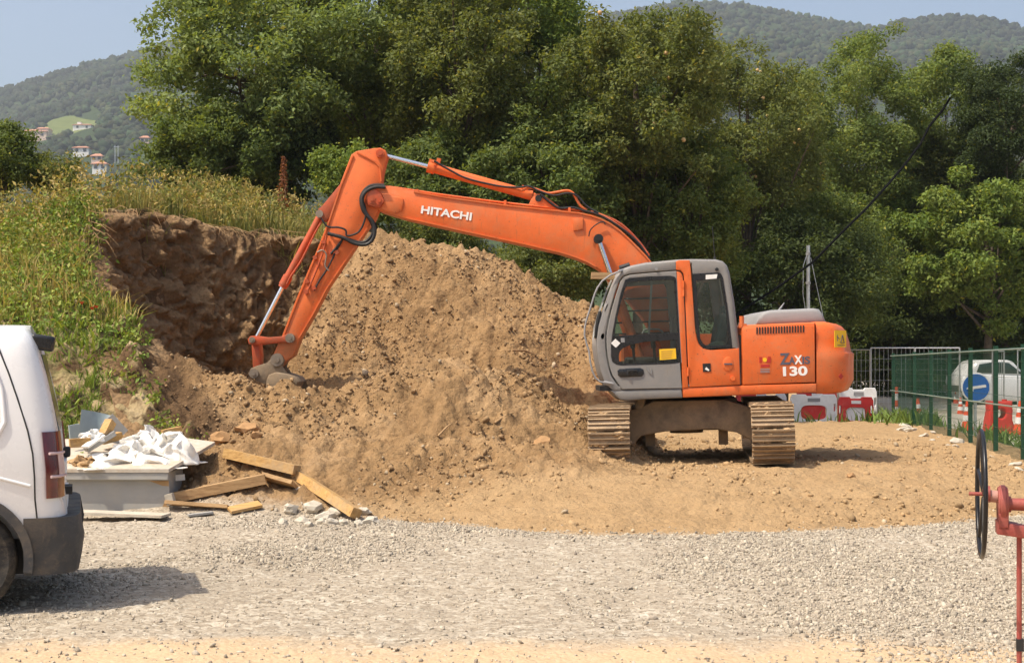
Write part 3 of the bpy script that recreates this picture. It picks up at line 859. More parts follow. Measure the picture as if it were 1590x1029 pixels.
# side door of the engine house, 12 mm proud, with vent slots
dr = MB().plate(poly([(1152.5, 512), (1160, 508.5), (1265, 505), (1266, 593), (1153.5, 597)], YN), n0 + .005, n0 + .06, .012).build('engine_door', M['orange'], exc)
vt = MB()
for k in range(18):
    a = E(1175.5 + k * 4.25, 513.5 - k * .16, YN - .001)
    vt.plate([(a.x - .0085, a.z - .04), (a.x + .0085, a.z - .04), (a.x + .0085, a.z + .045), (a.x - .0085, a.z + .045)], n0 - .001, n0 + .02, .0)
vt.build('vent_grille', M['black'], dr)
q = E(1149, 503, YN); MB().cyl((q.x + .03, n0 + .06, q.z - .03), (q.x + .03, n0 + .06, q.z + .10), .03, 12).box((q.x + .04, n0 + .06, q.z - .02), (.10, .05, .05)).build('hinge_bracket', M['orange'], exc)
# gap strip between cab and engine house
MB().plate(poly([(1146, 520), (1152, 520), (1153, 598), (1148, 599)], YN), n0 + .05, n0 + .09, 0).build('seal', M['black'], exc)
# counterweight, lofted in plan
cwx0 = E(1268.5, 560, YN).x
levels = [(610, .16, .0), (606, .07, .0), (597, .03, 0), (590, .0, 0), (560, 0, 0), (549, -.005, 0), (545, .035, 0), (530, .055, 0), (513, .10, 0), (506, .15, 0), (502, .22, 0), (500, .34, 0)]
rings = []
for py, ins, _ in levels:
    z = E(1290, py, 18.2).z
    Rr = 2.10 - ins
    hw = 1.18 - ins * .35
    pts = [(cwx0, -hw), (cwx0, hw)]
    a1 = math.asin(min(.99, (hw - .22) / Rr))
    arc = []
    xc1 = Rr * math.cos(a1) - .0
    # far corner then arc to near corner
    for k in range(5):
        t_ = k / 4; arc.append((cwx0 + .12 + (xc1 - cwx0 - .12) * math.sin(t_ * math.pi / 2), hw - (hw - Rr * math.sin(a1)) * (1 - math.cos(t_ * math.pi / 2))))
    m = 17
    for k in range(1, m):
        a = a1 - 2 * a1 * k / m
        arc.append((Rr * math.cos(a), Rr * math.sin(a)))
    for k in range(5):
        t_ = 1 - k / 4; arc.append((cwx0 + .12 + (xc1 - cwx0 - .12) * math.sin(t_ * math.pi / 2), -(hw - (hw - Rr * math.sin(a1)) * (1 - math.cos(t_ * math.pi / 2)))))
    ring = [Vector((cwx0, hw, z))] + [Vector((x, y, z)) for x, y in arc] + [Vector((cwx0, -hw, z))]
    rings.append(ring)
cw = MB().loft(rings).build('counterweight', M['orange'], exc, 40)
# crease lower on the counterweight and stickers
def cw_sticker(name, px, py, w, h, mat, rot=0):
    # find the rear corner surface: project along the view ray onto the arc of radius about 2.1
    best = None
    for k in range(400):
        Y = 17.75 + k * .004
        e = E(px, py, Y)
        if math.hypot(e.x, e.y) < 2.10 - (.055 if py < 545 else .0) + .02 and abs(e.y) < 1.2:
            best = e; break
    if best is None: best = E(px, py, 18.2)
    nrm = Vector((best.x, best.y, 0)).normalized()
    # near the corner the face turns towards -y
    nrm = (nrm + Vector((0, -.9, 0))).normalized()
    u = Vector((-nrm.y, nrm.x, 0)); v = Vector((0, 0, 1))
    c = best + nrm * .02
    m = Matrix((u, nrm, v)).transposed()
    q = MB().box(c, (w, .006, h), m @ Matrix.Rotation(rot, 3, 'Y')).build(name, mat, cw)
    return q, c, u, nrm
q, c_, u_, n_ = cw_sticker('warning_sticker', 1303, 526, .19, .21, M['yellow'])
mb = MB()
c2 = c_ + n_ * .006
for a, b in (((-.06, -.05), (-.03, .05)), ((-.03, .05), (.0, -.05)), ((.0, -.05), (-.06, -.05)), ((.02, .0), (.06, .03)), ((.05, -.03), (.05, .05)), ((-.07, -.08), (.05, -.08))):
    mb.beam(c2 + u_ * a[0] * -1 + Vector((0, 0, a[1])), c2 + u_ * b[0] * -1 + Vector((0, 0, b[1])), .012, .006)
mb.build('warning_symbol', M['dark_text'], q)
cw_sticker('diamond_mark', 1304, 584, .055, .055, M['red_decal'], R(45))
# grey hood on top
hd = poly([(1172, 504), (1178, 491), (1184, 484.5), (1196, 481.5), (1262, 478.5), (1271, 480), (1277, 488), (1283, 502)], 18.2)
MB().plate(hd, Yl(18.15), Yl(19.7), .045).build('hood_cover', M['hoodgrey'], exc, 50)
hx = E(1214, 478, 18.6); MB().cyl((hx.x - .02, Yl(18.7), hx.z - .03), (hx.x + .05, Yl(18.7), hx.z + .07), .016, 8, .006).build('antenna_fin', M['hoodgrey'], exc)
# far side tank (visible only from the side)
MB().box((E(1040, 560, 19.6).x, Yl(19.75), .27 + 1.13 - O.z + .12), (1.3, .85, .8)).build('fuel_tank', M['orange'], exc)

# decals on the engine door
def dec(name, pts, y, mat, par, th=.003):
    return MB().plate(poly(pts, YN), y - th, y, 0).build(name, mat, par)
yd = n0 + .003
def T(name, txt, a, b, pxh, mat, par=dr, y=yd - .001, Y=YN, bold=.02, shear=0):
    return text_obj(name, txt, EX(*a, Y), EX(*b, Y), pxh * Y / F, mat, par, bold, y, shear)
T('lettering', 'Z', (1211, 566.3), (1226.5, 565.8), 18, M['dark_text'], bold=.03)
T('lettering', 'A', (1225, 565.8), (1235, 565.5), 12, M['dark_text'], bold=.03)
T('lettering', 'X', (1233.5, 565.6), (1246, 565.2), 14, M['white_text'], bold=.03)
T('lettering', 'IS', (1246, 565.2), (1258, 564.8), 12, M['dark_text'], bold=.03)
T('lettering', '130', (1216, 584), (1254, 582.8), 15, M['white_text'], bold=.035)
q = dec('badge', [(1178.5, 553), (1196.5, 552.5), (1197, 579), (1179, 579.5)], yd, simple('orange_badge', (.62, .13, .03), .5), dr)
dec('badge_corner', [(1179, 554), (1183, 554), (1183, 563), (1179, 563)], yd - .004, M['red_decal'], q)
dec('badge_corner', [(1192.5, 553.5), (1196.5, 553.5), (1196.5, 563), (1190, 563)], yd - .004, M['red_decal'], q)
z_ = E(1187.5, 558.5, YN); MB().cyl((z_.x, yd - .008, z_.z), (z_.x, yd - .003, z_.z), .026, 14).build('badge_sun', M['yellow'], q)
T('badge_text', 'rent it', (1181, 570), (1194.5, 569.6), 5, M['red_decal'], par=q, y=yd - .005) if False else dec('badge_line', [(1181, 566), (1195, 565.6), (1195, 569.5), (1181, 570)], yd - .004, M['red_decal'], q)
for k in range(3): dec('badge_line', [(1180.5, 572.5 + k * 2.4), (1195, 572.1 + k * 2.4), (1195, 573.2 + k * 2.4), (1180.5, 573.6 + k * 2.4)], yd - .004, M['hoodgrey'], q)

# --- cab
c0, c1 = Yl(17.80), Yl(18.82)
sil = crop([(240, 930), (180, 930), (120, 880), (92, 800), (75, 720), (66, 640), (65, 580), (75, 500), (100, 410), (130, 330), (165, 230), (195, 165), (240, 118), (300, 96), (400, 76), (600, 57), (700, 53), (860, 55), (905, 66), (935, 95), (952, 140), (985, 340), (1020, 640), (1030, 890), (640, 918)], 910, 390, 4.288)
S = [Vector(EX(a, b, 17.9)) for a, b in sil]
cen = sum(S, Vector((0, 0))) / len(S)
def inset_loop(d):
    out = []
    n = len(S)
    for i in range(n):
        e0 = (S[i] - S[i - 1]).normalized(); e1 = (S[(i + 1) % n] - S[i]).normalized()
        m = (Vector((e0.y, -e0.x)) + Vector((e1.y, -e1.x)))
        m = m.normalized() if m.length > 1e-6 else Vector((e0.y, -e0.x))
        if m.dot(cen - S[i]) < 0: m = -m
        out.append(S[i] + m * d)
    return out
secs = [(c0 + .0, .055), (c0 + .015, .025), (c0 + .05, .004), (c0 + .09, 0), (c1 - .09, 0), (c1 - .05, .004), (c1 - .015, .025), (c1, .055)]
vs = []; fs = []
n = len(S)
for y, d in secs:
    vs += [Vector((p.x, y, p.y)) for p in inset_loop(d)]
glassq = []
for i in range(len(secs) - 1):
    for k in range(n):
        k2 = (k + 1) % n
        if i == 3 and (6 <= k <= 11): glassq.append(k); continue      # windscreen
        if i == 3 and (20 <= k <= 21): continue                        # rear window
        fs.append((i * n + k, i * n + k2, (i + 1) * n + k2, (i + 1) * n + k))
cab = MB().add(vs, fs).build('cab', M['cabgrey'], exc, 50)
sf = cab.modifiers.new('thick', 'SOLIDIFY'); sf.thickness = .03; sf.offset = -1
ws = MB()
g0 = c0 + .10; g1 = c1 - .10
for k in range(6, 12):
    a = S[k]; b = S[k + 1]
    ws.add([(a.x + .012, g0 - .02, a.y), (b.x + .012, g0 - .02, b.y), (b.x + .012, g1 + .02, b.y), (a.x + .012, g1 + .02, a.y)], [(0, 1, 2, 3)])
ws.build('windscreen', M['glass'], exc)
rw = MB()
for k in (20, 21):
    a = S[k]; b = S[k + 1]
    rw.add([(a.x - .012, g0 - .02, a.y), (b.x - .012, g0 - .02, b.y), (b.x - .012, g1 + .02, b.y), (a.x - .012, g1 + .02, a.y)], [(0, 1, 2, 3)])
rw.build('rear_window', M['glass'], exc)
def K(pts): return [EX(*p, 17.80) for p in crop(pts, 910, 390, 4.288)]
# front and top frame around the door (near side)
A_ = K([(238, 926), (180, 926), (126, 876), (100, 800), (84, 720), (75, 640), (74, 580), (84, 505), (110, 412), (140, 335), (175, 236), (206, 172), (246, 126), (302, 105), (400, 86), (598, 68), (600, 124), (420, 138), (290, 150), (245, 165), (222, 195), (190, 290), (160, 395), (140, 490), (128, 560), (130, 640), (136, 700), (150, 770), (166, 825), (195, 870)])
A_p = MB().plate(A_, c0, c0 + .05, .012).build('side_frame', M['cabgrey'], exc)
door_o = K([(240, 918), (205, 868), (174, 823), (158, 768), (144, 698), (138, 640), (136, 562), (148, 492), (168, 398), (198, 294), (229, 200), (250, 172), (292, 158), (420, 146), (602, 132), (640, 912)])
win_o = K([(262, 192), (290, 180), (420, 170), (560, 166), (585, 172), (600, 190), (612, 400), (632, 738), (560, 748), (230, 758), (200, 752), (175, 735), (168, 700), (168, 620), (178, 540), (200, 420), (232, 280)])
door = holed_plate('door', door_o, [win_o], c0 - .008, c0 + .035, .008, M['cabgrey'], exc)
upg = K([(280, 208), (430, 194), (586, 190), (600, 400), (610, 542), (400, 552), (190, 562), (196, 500), (222, 380), (255, 262)])
lowg = K([(225, 668), (245, 645), (300, 622), (400, 602), (600, 590), (612, 735), (420, 744), (240, 748), (222, 735), (215, 700)])
dwf = holed_plate('door_window_frame', win_o, [upg, lowg], c0 - .012, c0 + .03, .003, M['blackgloss'], door)
MB().plate([tuple(p) for p in upg], c0 + .008, c0 + .014, 0).build('upper_pane', M['glass'], door)
MB().plate([tuple(p) for p in lowg], c0 + .008, c0 + .014, 0).build('lower_pane', M['glass'], door)
MB().plate(K([(432, 190), (446, 189), (426, 548), (412, 549)]), c0 + .016, c0 + .03, 0).build('window_slider_bar', M['hoodgrey'], door)
q = MB().plate(K([(486, 652), (596, 646), (600, 716), (490, 724)]), c0 - .017, c0 - .013, 0).build('yellow_notice', M['yellow'], door)
mb = MB()
for k in range(4): mb.plate(K([(500, 667 + k * 14), (575 - k * 3, 662 + k * 14), (575 - k * 3, 665 + k * 14), (500, 670 + k * 14)]), c0 - .0195, c0 - .0175, 0)
mb.build('notice_lines', M['oldwood'], q)
MB().plate(K([(165, 612), (195, 582), (228, 612), (198, 642)]), c0 - .017, c0 - .013, 0).build('white_diamond_sticker', M['white_text'], door)
MB().plate(K([(230, 578), (255, 576), (257, 606), (232, 608)]), c0 - .017, c0 - .013, 0).build('grey_square_sticker', M['hoodgrey'], door)
hp = MB().plate(K([(208, 795), (222, 783), (360, 776), (380, 785), (384, 815), (370, 832), (230, 838), (212, 825)]), c0 - .02, c0 + .01, .006).build('handle_recess', M['blackgloss'], door)
MB().plate(K([(270, 790), (340, 786), (340, 800), (285, 803), (285, 828), (268, 829)]), c0 - .04, c0 - .018, .006).build('handle', M['black'], hp)
MB().tube([E(*p, 17.80) + Vector((0, -.02, 0)) for p in crop([(405, 775), (415, 800), (435, 815), (430, 780)], 910, 390, 4.288)], .006, 6).build('door_latch', M['hoodgrey'], door)
# orange pillar and lower rear panel
B_o = K([(598, 68), (620, 60), (690, 60), (700, 140), (712, 300), (725, 500), (735, 580), (750, 620), (780, 645), (830, 656), (1018, 645), (1026, 888), (690, 905), (682, 820), (664, 400), (652, 170), (645, 145), (628, 128), (600, 124)])
MB().plate(B_o, c0 - .006, c0 + .05, .012).build('pillar_panel', M['orange'], exc)
B2 = K([(602, 134), (624, 138), (636, 150), (644, 172), (656, 400), (674, 820), (682, 906), (642, 912), (632, 738)])
dp = MB().plate(B2, c0 - .008, c0 + .035, .008).build('door_edge', M['orange'], exc)
for yy in (225, 270, 800): 
    a = E(*crop([(648 if yy < 400 else 678, yy)], 910, 390, 4.288)[0], 17.80); MB().cyl((a.x, c0 - .016, a.z - .055), (a.x, c0 - .016, a.z + .055), .013, 10).build('hinge', M['orange'], dp)
C_o = K([(700, 60), (860, 64), (902, 75), (928, 100), (944, 142), (976, 340), (1010, 642), (972, 645), (958, 520), (930, 330), (905, 170), (895, 155), (880, 146), (710, 152)])
MB().plate(C_o, c0, c0 + .05, .012).build('rear_pillar', M['cabgrey'], exc)
rw_o = K([(708, 152), (880, 142), (898, 150), (910, 172), (940, 360), (972, 640), (800, 650), (770, 636), (750, 612), (738, 570), (722, 380)])
rw_i = K([(733, 198), (895, 182), (930, 380), (952, 622), (800, 630), (778, 612), (760, 580), (748, 440)])
rf = holed_plate('quarter_window', rw_o, [rw_i], c0 - .008, c0 + .03, .003, M['blackgloss'], exc)
MB().plate([tuple(p) for p in rw_i], c0 + .008, c0 + .014, 0).build('pane', M['glass'], rf)
q = MB().plate(K([(796, 158), (874, 153), (868, 182), (796, 188)]), c0 - .013, c0 - .009, 0).build('white_sticker', M['white_text'], rf)
MB().plate(K([(775, 748), (828, 745), (830, 800), (778, 803)]), c0 - .013, c0 - .007, 0).build('black_safety_sticker', M['black'], exc)
MB().plate(K([(790, 785), (800, 770), (820, 790), (815, 797)]), c0 - .016, c0 - .0135, 0).build('sticker_mark', M['white_text'], exc)
a = E(*crop([(945, 750)], 910, 390, 4.288)[0], 17.80)
MB().plate([(a.x + .067 * math.cos(k * .3927), a.z + .092 * math.sin(k * .3927)) for k in range(16)], c0 - .016, c0, .008).build('latch_disc', M['orange'], exc, 25)
MB().box((a.x, c0 - .02, a.z), (.10, .012, .016)).build('latch_slot', M['dark_text'], exc)
a = E(*crop([(975, 845)], 910, 390, 4.288)[0], 17.80)
MB().cyl((a.x, c0 - .04, a.z), (a.x, c0, a.z), .03, 14).build('lock_knob', M['orange'], exc)
a = E(1111.5, 402, 18.0); MB().cyl((a.x, Yl(18.1), a.z - .02), (a.x, Yl(18.1), a.z + .035), .018, 10).cyl((a.x, Yl(18.1), a.z + .03), (a.x - .03, Yl(18.1), a.z + .42), .005, 6).build('radio_antenna', M['black'], exc)
a = E(*crop([(870, 122)], 910, 390, 4.288)[0], 17.80); MB().cyl((a.x, c0 - .02, a.z), (a.x, c0, a.z), .022, 12).build('roof_plug', M['black'], exc)
a = E(*crop([(468, 120)], 910, 390, 4.288)[0], 17.80); MB().cyl((a.x, c0 - .03, a.z), (a.x, c0, a.z), .018, 10).build('drip_knob', M['hoodgrey'], exc)
# far side frame with guard bars, seen through the glass
far_o = [(p.x, p.y) for p in inset_loop(.04)]
def KF(pts): return [EX(*p, 17.80) for p in crop(pts, 910, 390, 4.288)]
far_w = KF([(250, 215), (590, 190), (620, 560), (620, 720), (240, 735), (185, 640), (190, 480)])
far_w2 = KF([(735, 190), (890, 175), (950, 610), (790, 630), (755, 560)])
ff = holed_plate('far_frame', far_o, [far_w, far_w2], c1 - .05, c1 - .005, .004, M['cabgrey'], exc)
mb = MB()
for yy in (300, 385, 465, 545):
    a = E(*crop([(200, yy)], 910, 390, 4.288)[0], 17.80); b = E(*crop([(615, yy - 14)], 910, 390, 4.288)[0], 17.80)
    mb.tube([(a.x, c1 - .03, a.z), (b.x, c1 - .03, b.z)], .011, 8)
mb.build('guard_bars', M['black'], ff)
# interior
seatx = E(1100, 560, 18.3).x
fl = MB().box((E(1010, 605, 18.3).x, Yl(18.3), E(1010, 602, 18.3).z), (1.35, .9, .06)).build('cab_floor', M['black'], exc)
s0 = MB(); zs = E(1090, 566, 18.3).z
s0.box((seatx - .12, Yl(18.3), zs), (.48, .46, .14)); s0.box((seatx + .13, Yl(18.3), zs + .34), (.14, .44, .62), (0, R(10), 0)); s0.box((seatx + .2, Yl(18.3), zs + .66), (.10, .26, .18))
st = s0.build('operator_seat', M['seat'], exc); bevel(st, .04, 3)
q = MB().plate([(E(1098, 541, 18.0).x + a, E(1098, 541, 18.0).z + b) for a, b in ((0, 0), (.03, .06), (.13, .10), (.20, .09), (.25, .0))], Yl(17.9), Yl(18.1), .02).build('cushion', simple('pale_green_cloth', (.28, .34, .26), .85), exc)
q = MB().tube([E(*p, 18.1) for p in ((997, 518), (1001, 512), (1006, 511), (1022, 511), (1028, 514), (1031, 520))], .012, 8).build('grab_rail', M['hoodgrey'], exc)
q = MB().tube([E(*p, 18.1) for p in ((1044, 516), (1044, 498), (1047, 491), (1054, 488))], .012, 8).build('grab_rail', M['hoodgrey'], exc)
for xx in (988, 1020):
    a = E(xx, 560, 18.3); MB().cyl((a.x, Yl(18.2), a.z - .35), (a.x - .05, Yl(18.2), a.z + .18), .018, 8).cyl((a.x - .05, Yl(18.2), a.z + .16), (a.x - .07, Yl(18.2), a.z + .30), .032, 10).build('control_lever', M['black'], exc)
a = E(1000, 575, 18.5); q = MB().box((a.x, Yl(18.5), a.z), (.5, .3, .35)).build('console', M['black'], exc); bevel(q, .04)
# front guard rail, mirror, work lamp
MB().tube([E(a, b, 17.78) for a, b in crop([(205, 118), (165, 135), (130, 160), (108, 190), (95, 220), (78, 275), (60, 330), (52, 365), (50, 400), (60, 440), (70, 470), (75, 515), (85, 560), (98, 590), (120, 608), (170, 615)], 890, 380, 2.859)], .0115, 8).build('front_rail', M['hoodgrey'], exc)
MB().tube([E(961.7, 421, 17.78), E(968, 420, 17.84)], .022, 8).tube([E(938, 594, 17.80), E(952, 596, 17.82)], .028, 8).build('rail_mount', M['hoodgrey'], exc)
MB().plate(poly(crop([(85, 400), (100, 395), (106, 420), (98, 480), (100, 540), (92, 578), (72, 584), (56, 575), (60, 520), (70, 450)], 910, 390, 4.288), 17.86), Yl(17.84), Yl(17.98), .02).build('mirror', M['black'], exc)
MB().plate(poly(crop([(128, 350), (150, 335), (160, 350), (135, 410), (112, 415), (112, 385)], 910, 390, 4.288), 17.84), Yl(17.80), Yl(17.9), .02).build('mirror_arm', M['cabgrey'], exc, 50)
MB().plate(poly(crop([(95, 540), (125, 535), (132, 560), (125, 590), (98, 600), (85, 570)], 910, 390, 4.288), 17.84), Yl(17.80), Yl(17.9), .02).build('mirror_arm', M['cabgrey'], exc, 50)
MB().box(E(936, 428.5, 18.6), (.30, .14, .085), (0, R(2), 0)).build('work_lamp', M['oldwood'], exc)
MB().cyl(E(962, 417, 18.2) , E(978, 412, 18.2), .04, 12).build('lamp_housing', M['black'], exc)

# --- boom
bY = 18.87; b0, b1 = Yl(18.87), Yl(19.24)
bo = crop([(70, 268), (110, 264), (180, 275), (400, 315), (700, 355), (1000, 387), (1090, 396), (1150, 408), (1200, 424), (1250, 449), (1300, 484), (1350, 530), (1400, 578), (1430, 612), (1465, 655)], 570, 210, 3.3125) + [(1030, 440), (1050, 475), (1066, 515), (1072, 540), (1064, 556), (1048, 560), (1034, 550), (1015, 520), (997, 492), (980, 472), (963, 452), (948, 436)] + crop([(1200, 693), (1165, 672), (1130, 654), (1075, 632), (1000, 608), (900, 585), (800, 562), (500, 498), (200, 430), (75, 392), (45, 375), (30, 345), (38, 300)], 570, 210, 3.3125)
boom = MB().plate(poly(bo, bY), b0, b1, .012).build('boom', M['orange'], exc, 30)
# edge flanges (lighter welded lips), head plate and texts
up = crop([(240, 290), (400, 319), (700, 359), (1000, 391), (1090, 400), (1150, 413), (1200, 430), (1250, 455), (1300, 490), (1350, 536), (1430, 618), (1460, 655)], 570, 210, 3.3125)
lo = crop([(200, 424), (500, 492), (800, 556), (900, 579), (1000, 602), (1075, 626), (1130, 648), (1180, 676)], 570, 210, 3.3125)
mb = MB()
for pl in (up, lo):
    for a, b in zip(pl[:-1], pl[1:]): mb.beam(E(*a, bY) + Vector((0, -.004, 0)), E(*b, bY) + Vector((0, -.004, 0)), .022, .02)
mb.build('flange', M['orange'], boom)
hp = MB().plate(poly(crop([(80, 305), (165, 318), (186, 328), (188, 350), (178, 388), (150, 402), (100, 392), (70, 380)], 570, 210, 3.3125), bY), b0 - .02, b0 + .01, .012).build('boom_head', M['orange'], boom)
mb = MB()
for a, b in ((27, 332), (66, 338)):
    q = E(570 + a / 3.3125, 210 + b / 3.3125, bY); mb.cyl((q.x, b0 - .06, q.z), (q.x, b1 + .05, q.z), .055, 18); mb.cyl((q.x, b0 - .08, q.z), (q.x, b0 - .05, q.z), .028, 6)
mb.build('head_pin', M['orange_red'], boom)
MB().plate(poly(crop([(-5, 320), (10, 285), (45, 275), (75, 300), (90, 340), (70, 375), (35, 372), (5, 360)], 570, 210, 3.3125), bY), b0 - .05, b1 + .04, .02).build('boom_fork', M['orange_red'], boom)
text_obj('lettering', 'HITACHI', EX(653.2, 331.5, bY), EX(731.5, 342.8, bY), 12.5 * bY / F, M['white_text'], boom, .03, b0 - .006)
q = MB().plate(poly(crop([(1055, 430), (1110, 424), (1112, 485), (1060, 492)], 570, 210, 3.3125), bY), b0 - .025, b0 + .0, .008).build('cover_plate', M['orange'], boom)
# boom cylinders on both sides
for yb in (b0 - .09, b1 + .09):
    Yw = yb + O.y
    a = E(928.5, 372, bY); f_ = E(1004, 590, bY); a.y = yb; f_.y = yb
    d = (f_ - a)
    cyl_ = MB().cyl(a + d * .34, a + d * .98, .062, 16).cyl(a + d * .32, a + d * .37, .072, 16).build('boom_cylinder', M['orange'], exc)
    MB().cyl(a, a + d * .36, .035, 14).build('rod', M['chrome'], cyl_)
    MB().cyl((a.x, yb - .06, a.z), (a.x, yb + .06, a.z), .062, 16).cyl((a.x, yb - .075, a.z), (a.x, yb + .06, a.z), .03, 6).build('rod_eye', M['black'], cyl_)
# arm cylinder above the boom
aY = 19.05
pr = E(590.5, 240, aY); p1 = E(666, 259, aY); p2 = E(826, 304, aY); pe = E(836, 309.5, aY)
ac = MB().cyl(p1, p2, .066, 18).cyl(p1 + (p2 - p1) * -.01, p1 + (p2 - p1) * .06, .082, 18).cyl(p2, pe, .05, 14).build('arm_cylinder', M['orange'], exc)
MB().cyl(pr, p1 + (p2 - p1) * .02, .030, 14).build('rod', M['chrome'], ac)
MB().box(E(673, 252, aY), (.11, .12, .05), (0, R(16), 0)).box(E(681, 250, aY), (.05, .1, .06), (0, R(16), 0)).build('cylinder_port', M['orange'], ac)
MB().box(E(815, 292, aY), (.09, .1, .05), (0, R(16), 0)).build('cylinder_port', M['orange'], ac)
lug = MB()
for yy in (Yl(aY) - .11, Yl(aY) + .08):
    lug.plate(poly(crop([(830, 362), (845, 330), (865, 308), (890, 304), (915, 318), (960, 352), (1000, 384), (900, 378)], 570, 210, 3.3125), aY), yy, yy + .03, .006)
lug.build('cylinder_bracket', M['orange'], boom)
MB().cyl((pe.x, Yl(aY) - .13, pe.z), (pe.x, Yl(aY) + .13, pe.z), .045, 16).build('bracket_pin', M['black'], boom)
# pipes and hoses over the boom
def hose(name, pts, r, mat, par, Y, ox=570, oy=210, s_=3.3125, n=8, cropd=True):
    pp = crop(pts, ox, oy, s_) if cropd else pts
    # smooth with Catmull-Rom
    P3 = [E(a, b, Y) for a, b in pp]; out = []
    for i in range(len(P3) - 1):
        q0 = P3[max(i - 1, 0)]; q1 = P3[i]; q2 = P3[i + 1]; q3 = P3[min(i + 2, len(P3) - 1)]
        for k in range(5):
            u = k / 5
            out.append(.5 * ((2 * q1) + (q2 - q0) * u + (2 * q0 - 5 * q1 + 4 * q2 - q3) * u * u + (3 * q1 - q0 - 3 * q2 + q3) * u ** 3))
    out.append(P3[-1])
    return MB().tube(out, r, n).build(name, mat, par)
hose('cylinder_pipe', [(335, 135), (400, 165), (500, 215), (620, 245), (700, 262), (770, 280), (800, 285), (830, 270), (870, 278), (930, 298), (980, 292), (1030, 285), (1060, 300), (1080, 335), (1100, 365), (1130, 385)], .017, M['orange'], boom, 18.95)
hose('hydraulic_hose', [(345, 132), (430, 182), (520, 225), (680, 262), (780, 268), (830, 262), (880, 285), (960, 310), (1030, 298), (1080, 312), (1130, 365), (1190, 400)], .013, M['black'], boom, 18.92)
hose('hydraulic_hose', [(890, 300), (940, 345), (990, 375), (1060, 372), (1120, 390), (1180, 405), (1250, 440), (1330, 495), (1400, 560), (1455, 640)], .016, M['black'], boom, 18.92)
hose('boom_pipe', [(90, 262), (250, 285), (400, 308), (700, 346), (1000, 378), (1130, 392), (1200, 408), (1280, 455), (1360, 520), (1440, 605)], .014, M['orange'], boom, 18.95)
hose('boom_pipe', [(1150, 395), (1230, 420), (1310, 462), (1390, 540), (1450, 620)], .02, M['orange_red'], boom, 19.1)
hose('hydraulic_hose', [(1140, 520), (1150, 485), (1185, 455), (1215, 445), (1225, 460)], .008, M['black'], boom, 18.83)
for a, b in ((258, 292), (710, 348), (1040, 385)):
    MB().box(E(570 + a / 3.3125, 210 + b / 3.3125, 18.95), (.035, .10, .06)).build('pipe_clamp', M['orange'], boom)

# --- arm
ar0, ar1 = Yl(18.90), Yl(19.20); aYn = 18.90
ao = crop([(450, 85), (515, 74), (540, 72), (560, 82), (567, 100), (557, 135), (549, 170), (545, 215), (540, 290), (520, 340), (495, 372), (430, 470), (340, 604), (290, 700), (235, 795), (210, 862), (185, 880), (160, 905), (135, 890), (130, 865), (145, 830), (165, 790), (190, 725), (215, 660), (240, 600), (265, 540), (295, 470), (325, 395), (345, 335), (385, 215), (430, 98)], 370, 200, 2.45)
arm = MB().plate(poly(ao, aYn), ar0, ar1, .012).build('arm', M['orange_arm'], exc, 30)
mb = MB()
for pl in ([(452, 90), (520, 125), (538, 145), (543, 200)], [(437, 102), (390, 218), (350, 338), (330, 398), (270, 542), (220, 662), (170, 792)], [(490, 378), (425, 474), (336, 606), (286, 700), (230, 796)]):
    pc = crop(pl, 370, 200, 2.45)
    for a, b in zip(pc[:-1], pc[1:]): mb.beam(E(*a, aYn) + Vector((0, -.004, 0)), E(*b, aYn) + Vector((0, -.004, 0)), .02, .018)
mb.build('flange', M['orange'], arm)
mb = MB()
for yy in (ar0 - .01, ar1 - .03):
    mb.plate(poly(crop([(302, 330), (305, 305), (318, 295), (390, 208), (400, 195), (350, 335), (335, 350), (315, 345)], 370, 200, 2.45), aYn), yy, yy + .04, .006)
mb.build('cylinder_bracket', M['orange_red'], arm)
q = E(370 + 540 / 2.45, 200 + 95 / 2.45, aYn); MB().cyl((q.x, ar0 - .04, q.z), (q.x, ar1 + .04, q.z), .055, 18).cyl((q.x, ar0 - .06, q.z), (q.x, ar0 - .03, q.z), .03, 8).build('top_pin', M['orange_red'], arm)
# pipes clamped along the arm
hose('arm_pipe', [(335, 405), (325, 460), (300, 530), (275, 590), (258, 630)], .013, M['orange_red'], arm, 18.87, 370, 200, 2.45)
hose('arm_pipe', [(395, 425), (370, 470), (340, 530), (310, 575), (288, 615)], .012, M['black'], arm, 18.87, 370, 200, 2.45)
hose('arm_pipe', [(300, 470), (320, 462), (335, 480), (330, 520), (345, 540)], .010, M['steel'], arm, 18.86, 370, 200, 2.45)
hose('arm_pipe', [(352, 475), (370, 455), (390, 430), (400, 415)], .016, M['black'], arm, 18.86, 370, 200, 2.45)
for a, b in ((325, 430), (292, 490), (262, 580), (258, 620), (288, 605), (352, 470), (375, 470)):
    MB().box(E(370 + a / 2.45, 200 + b / 2.45, 18.88), (.05, .05, .05), (0, R(-25), 0)).build('pipe_clamp', M['orange_red'], arm)
# big looping hoses between boom and arm
hose('loop_hose', [(560, 222), (520, 222), (490, 235), (472, 262), (476, 300), (492, 330), (512, 355), (520, 390), (508, 425), (480, 441), (440, 435), (400, 415), (340, 398)], .024, M['black'], exc, 18.82, 370, 200, 2.45)
hose('loop_hose', [(555, 215), (510, 215), (482, 232), (466, 265), (474, 310), (500, 345), (514, 385), (498, 418), (470, 432), (430, 424), (380, 406)], .020, M['black'], exc, 18.86, 370, 200, 2.45)
hose('loop_hose', [(472, 270), (485, 310), (480, 350), (460, 390), (430, 405), (412, 405), (408, 385), (380, 375), (340, 372), (315, 340)], .013, M['black'], exc, 18.84, 370, 200, 2.45)
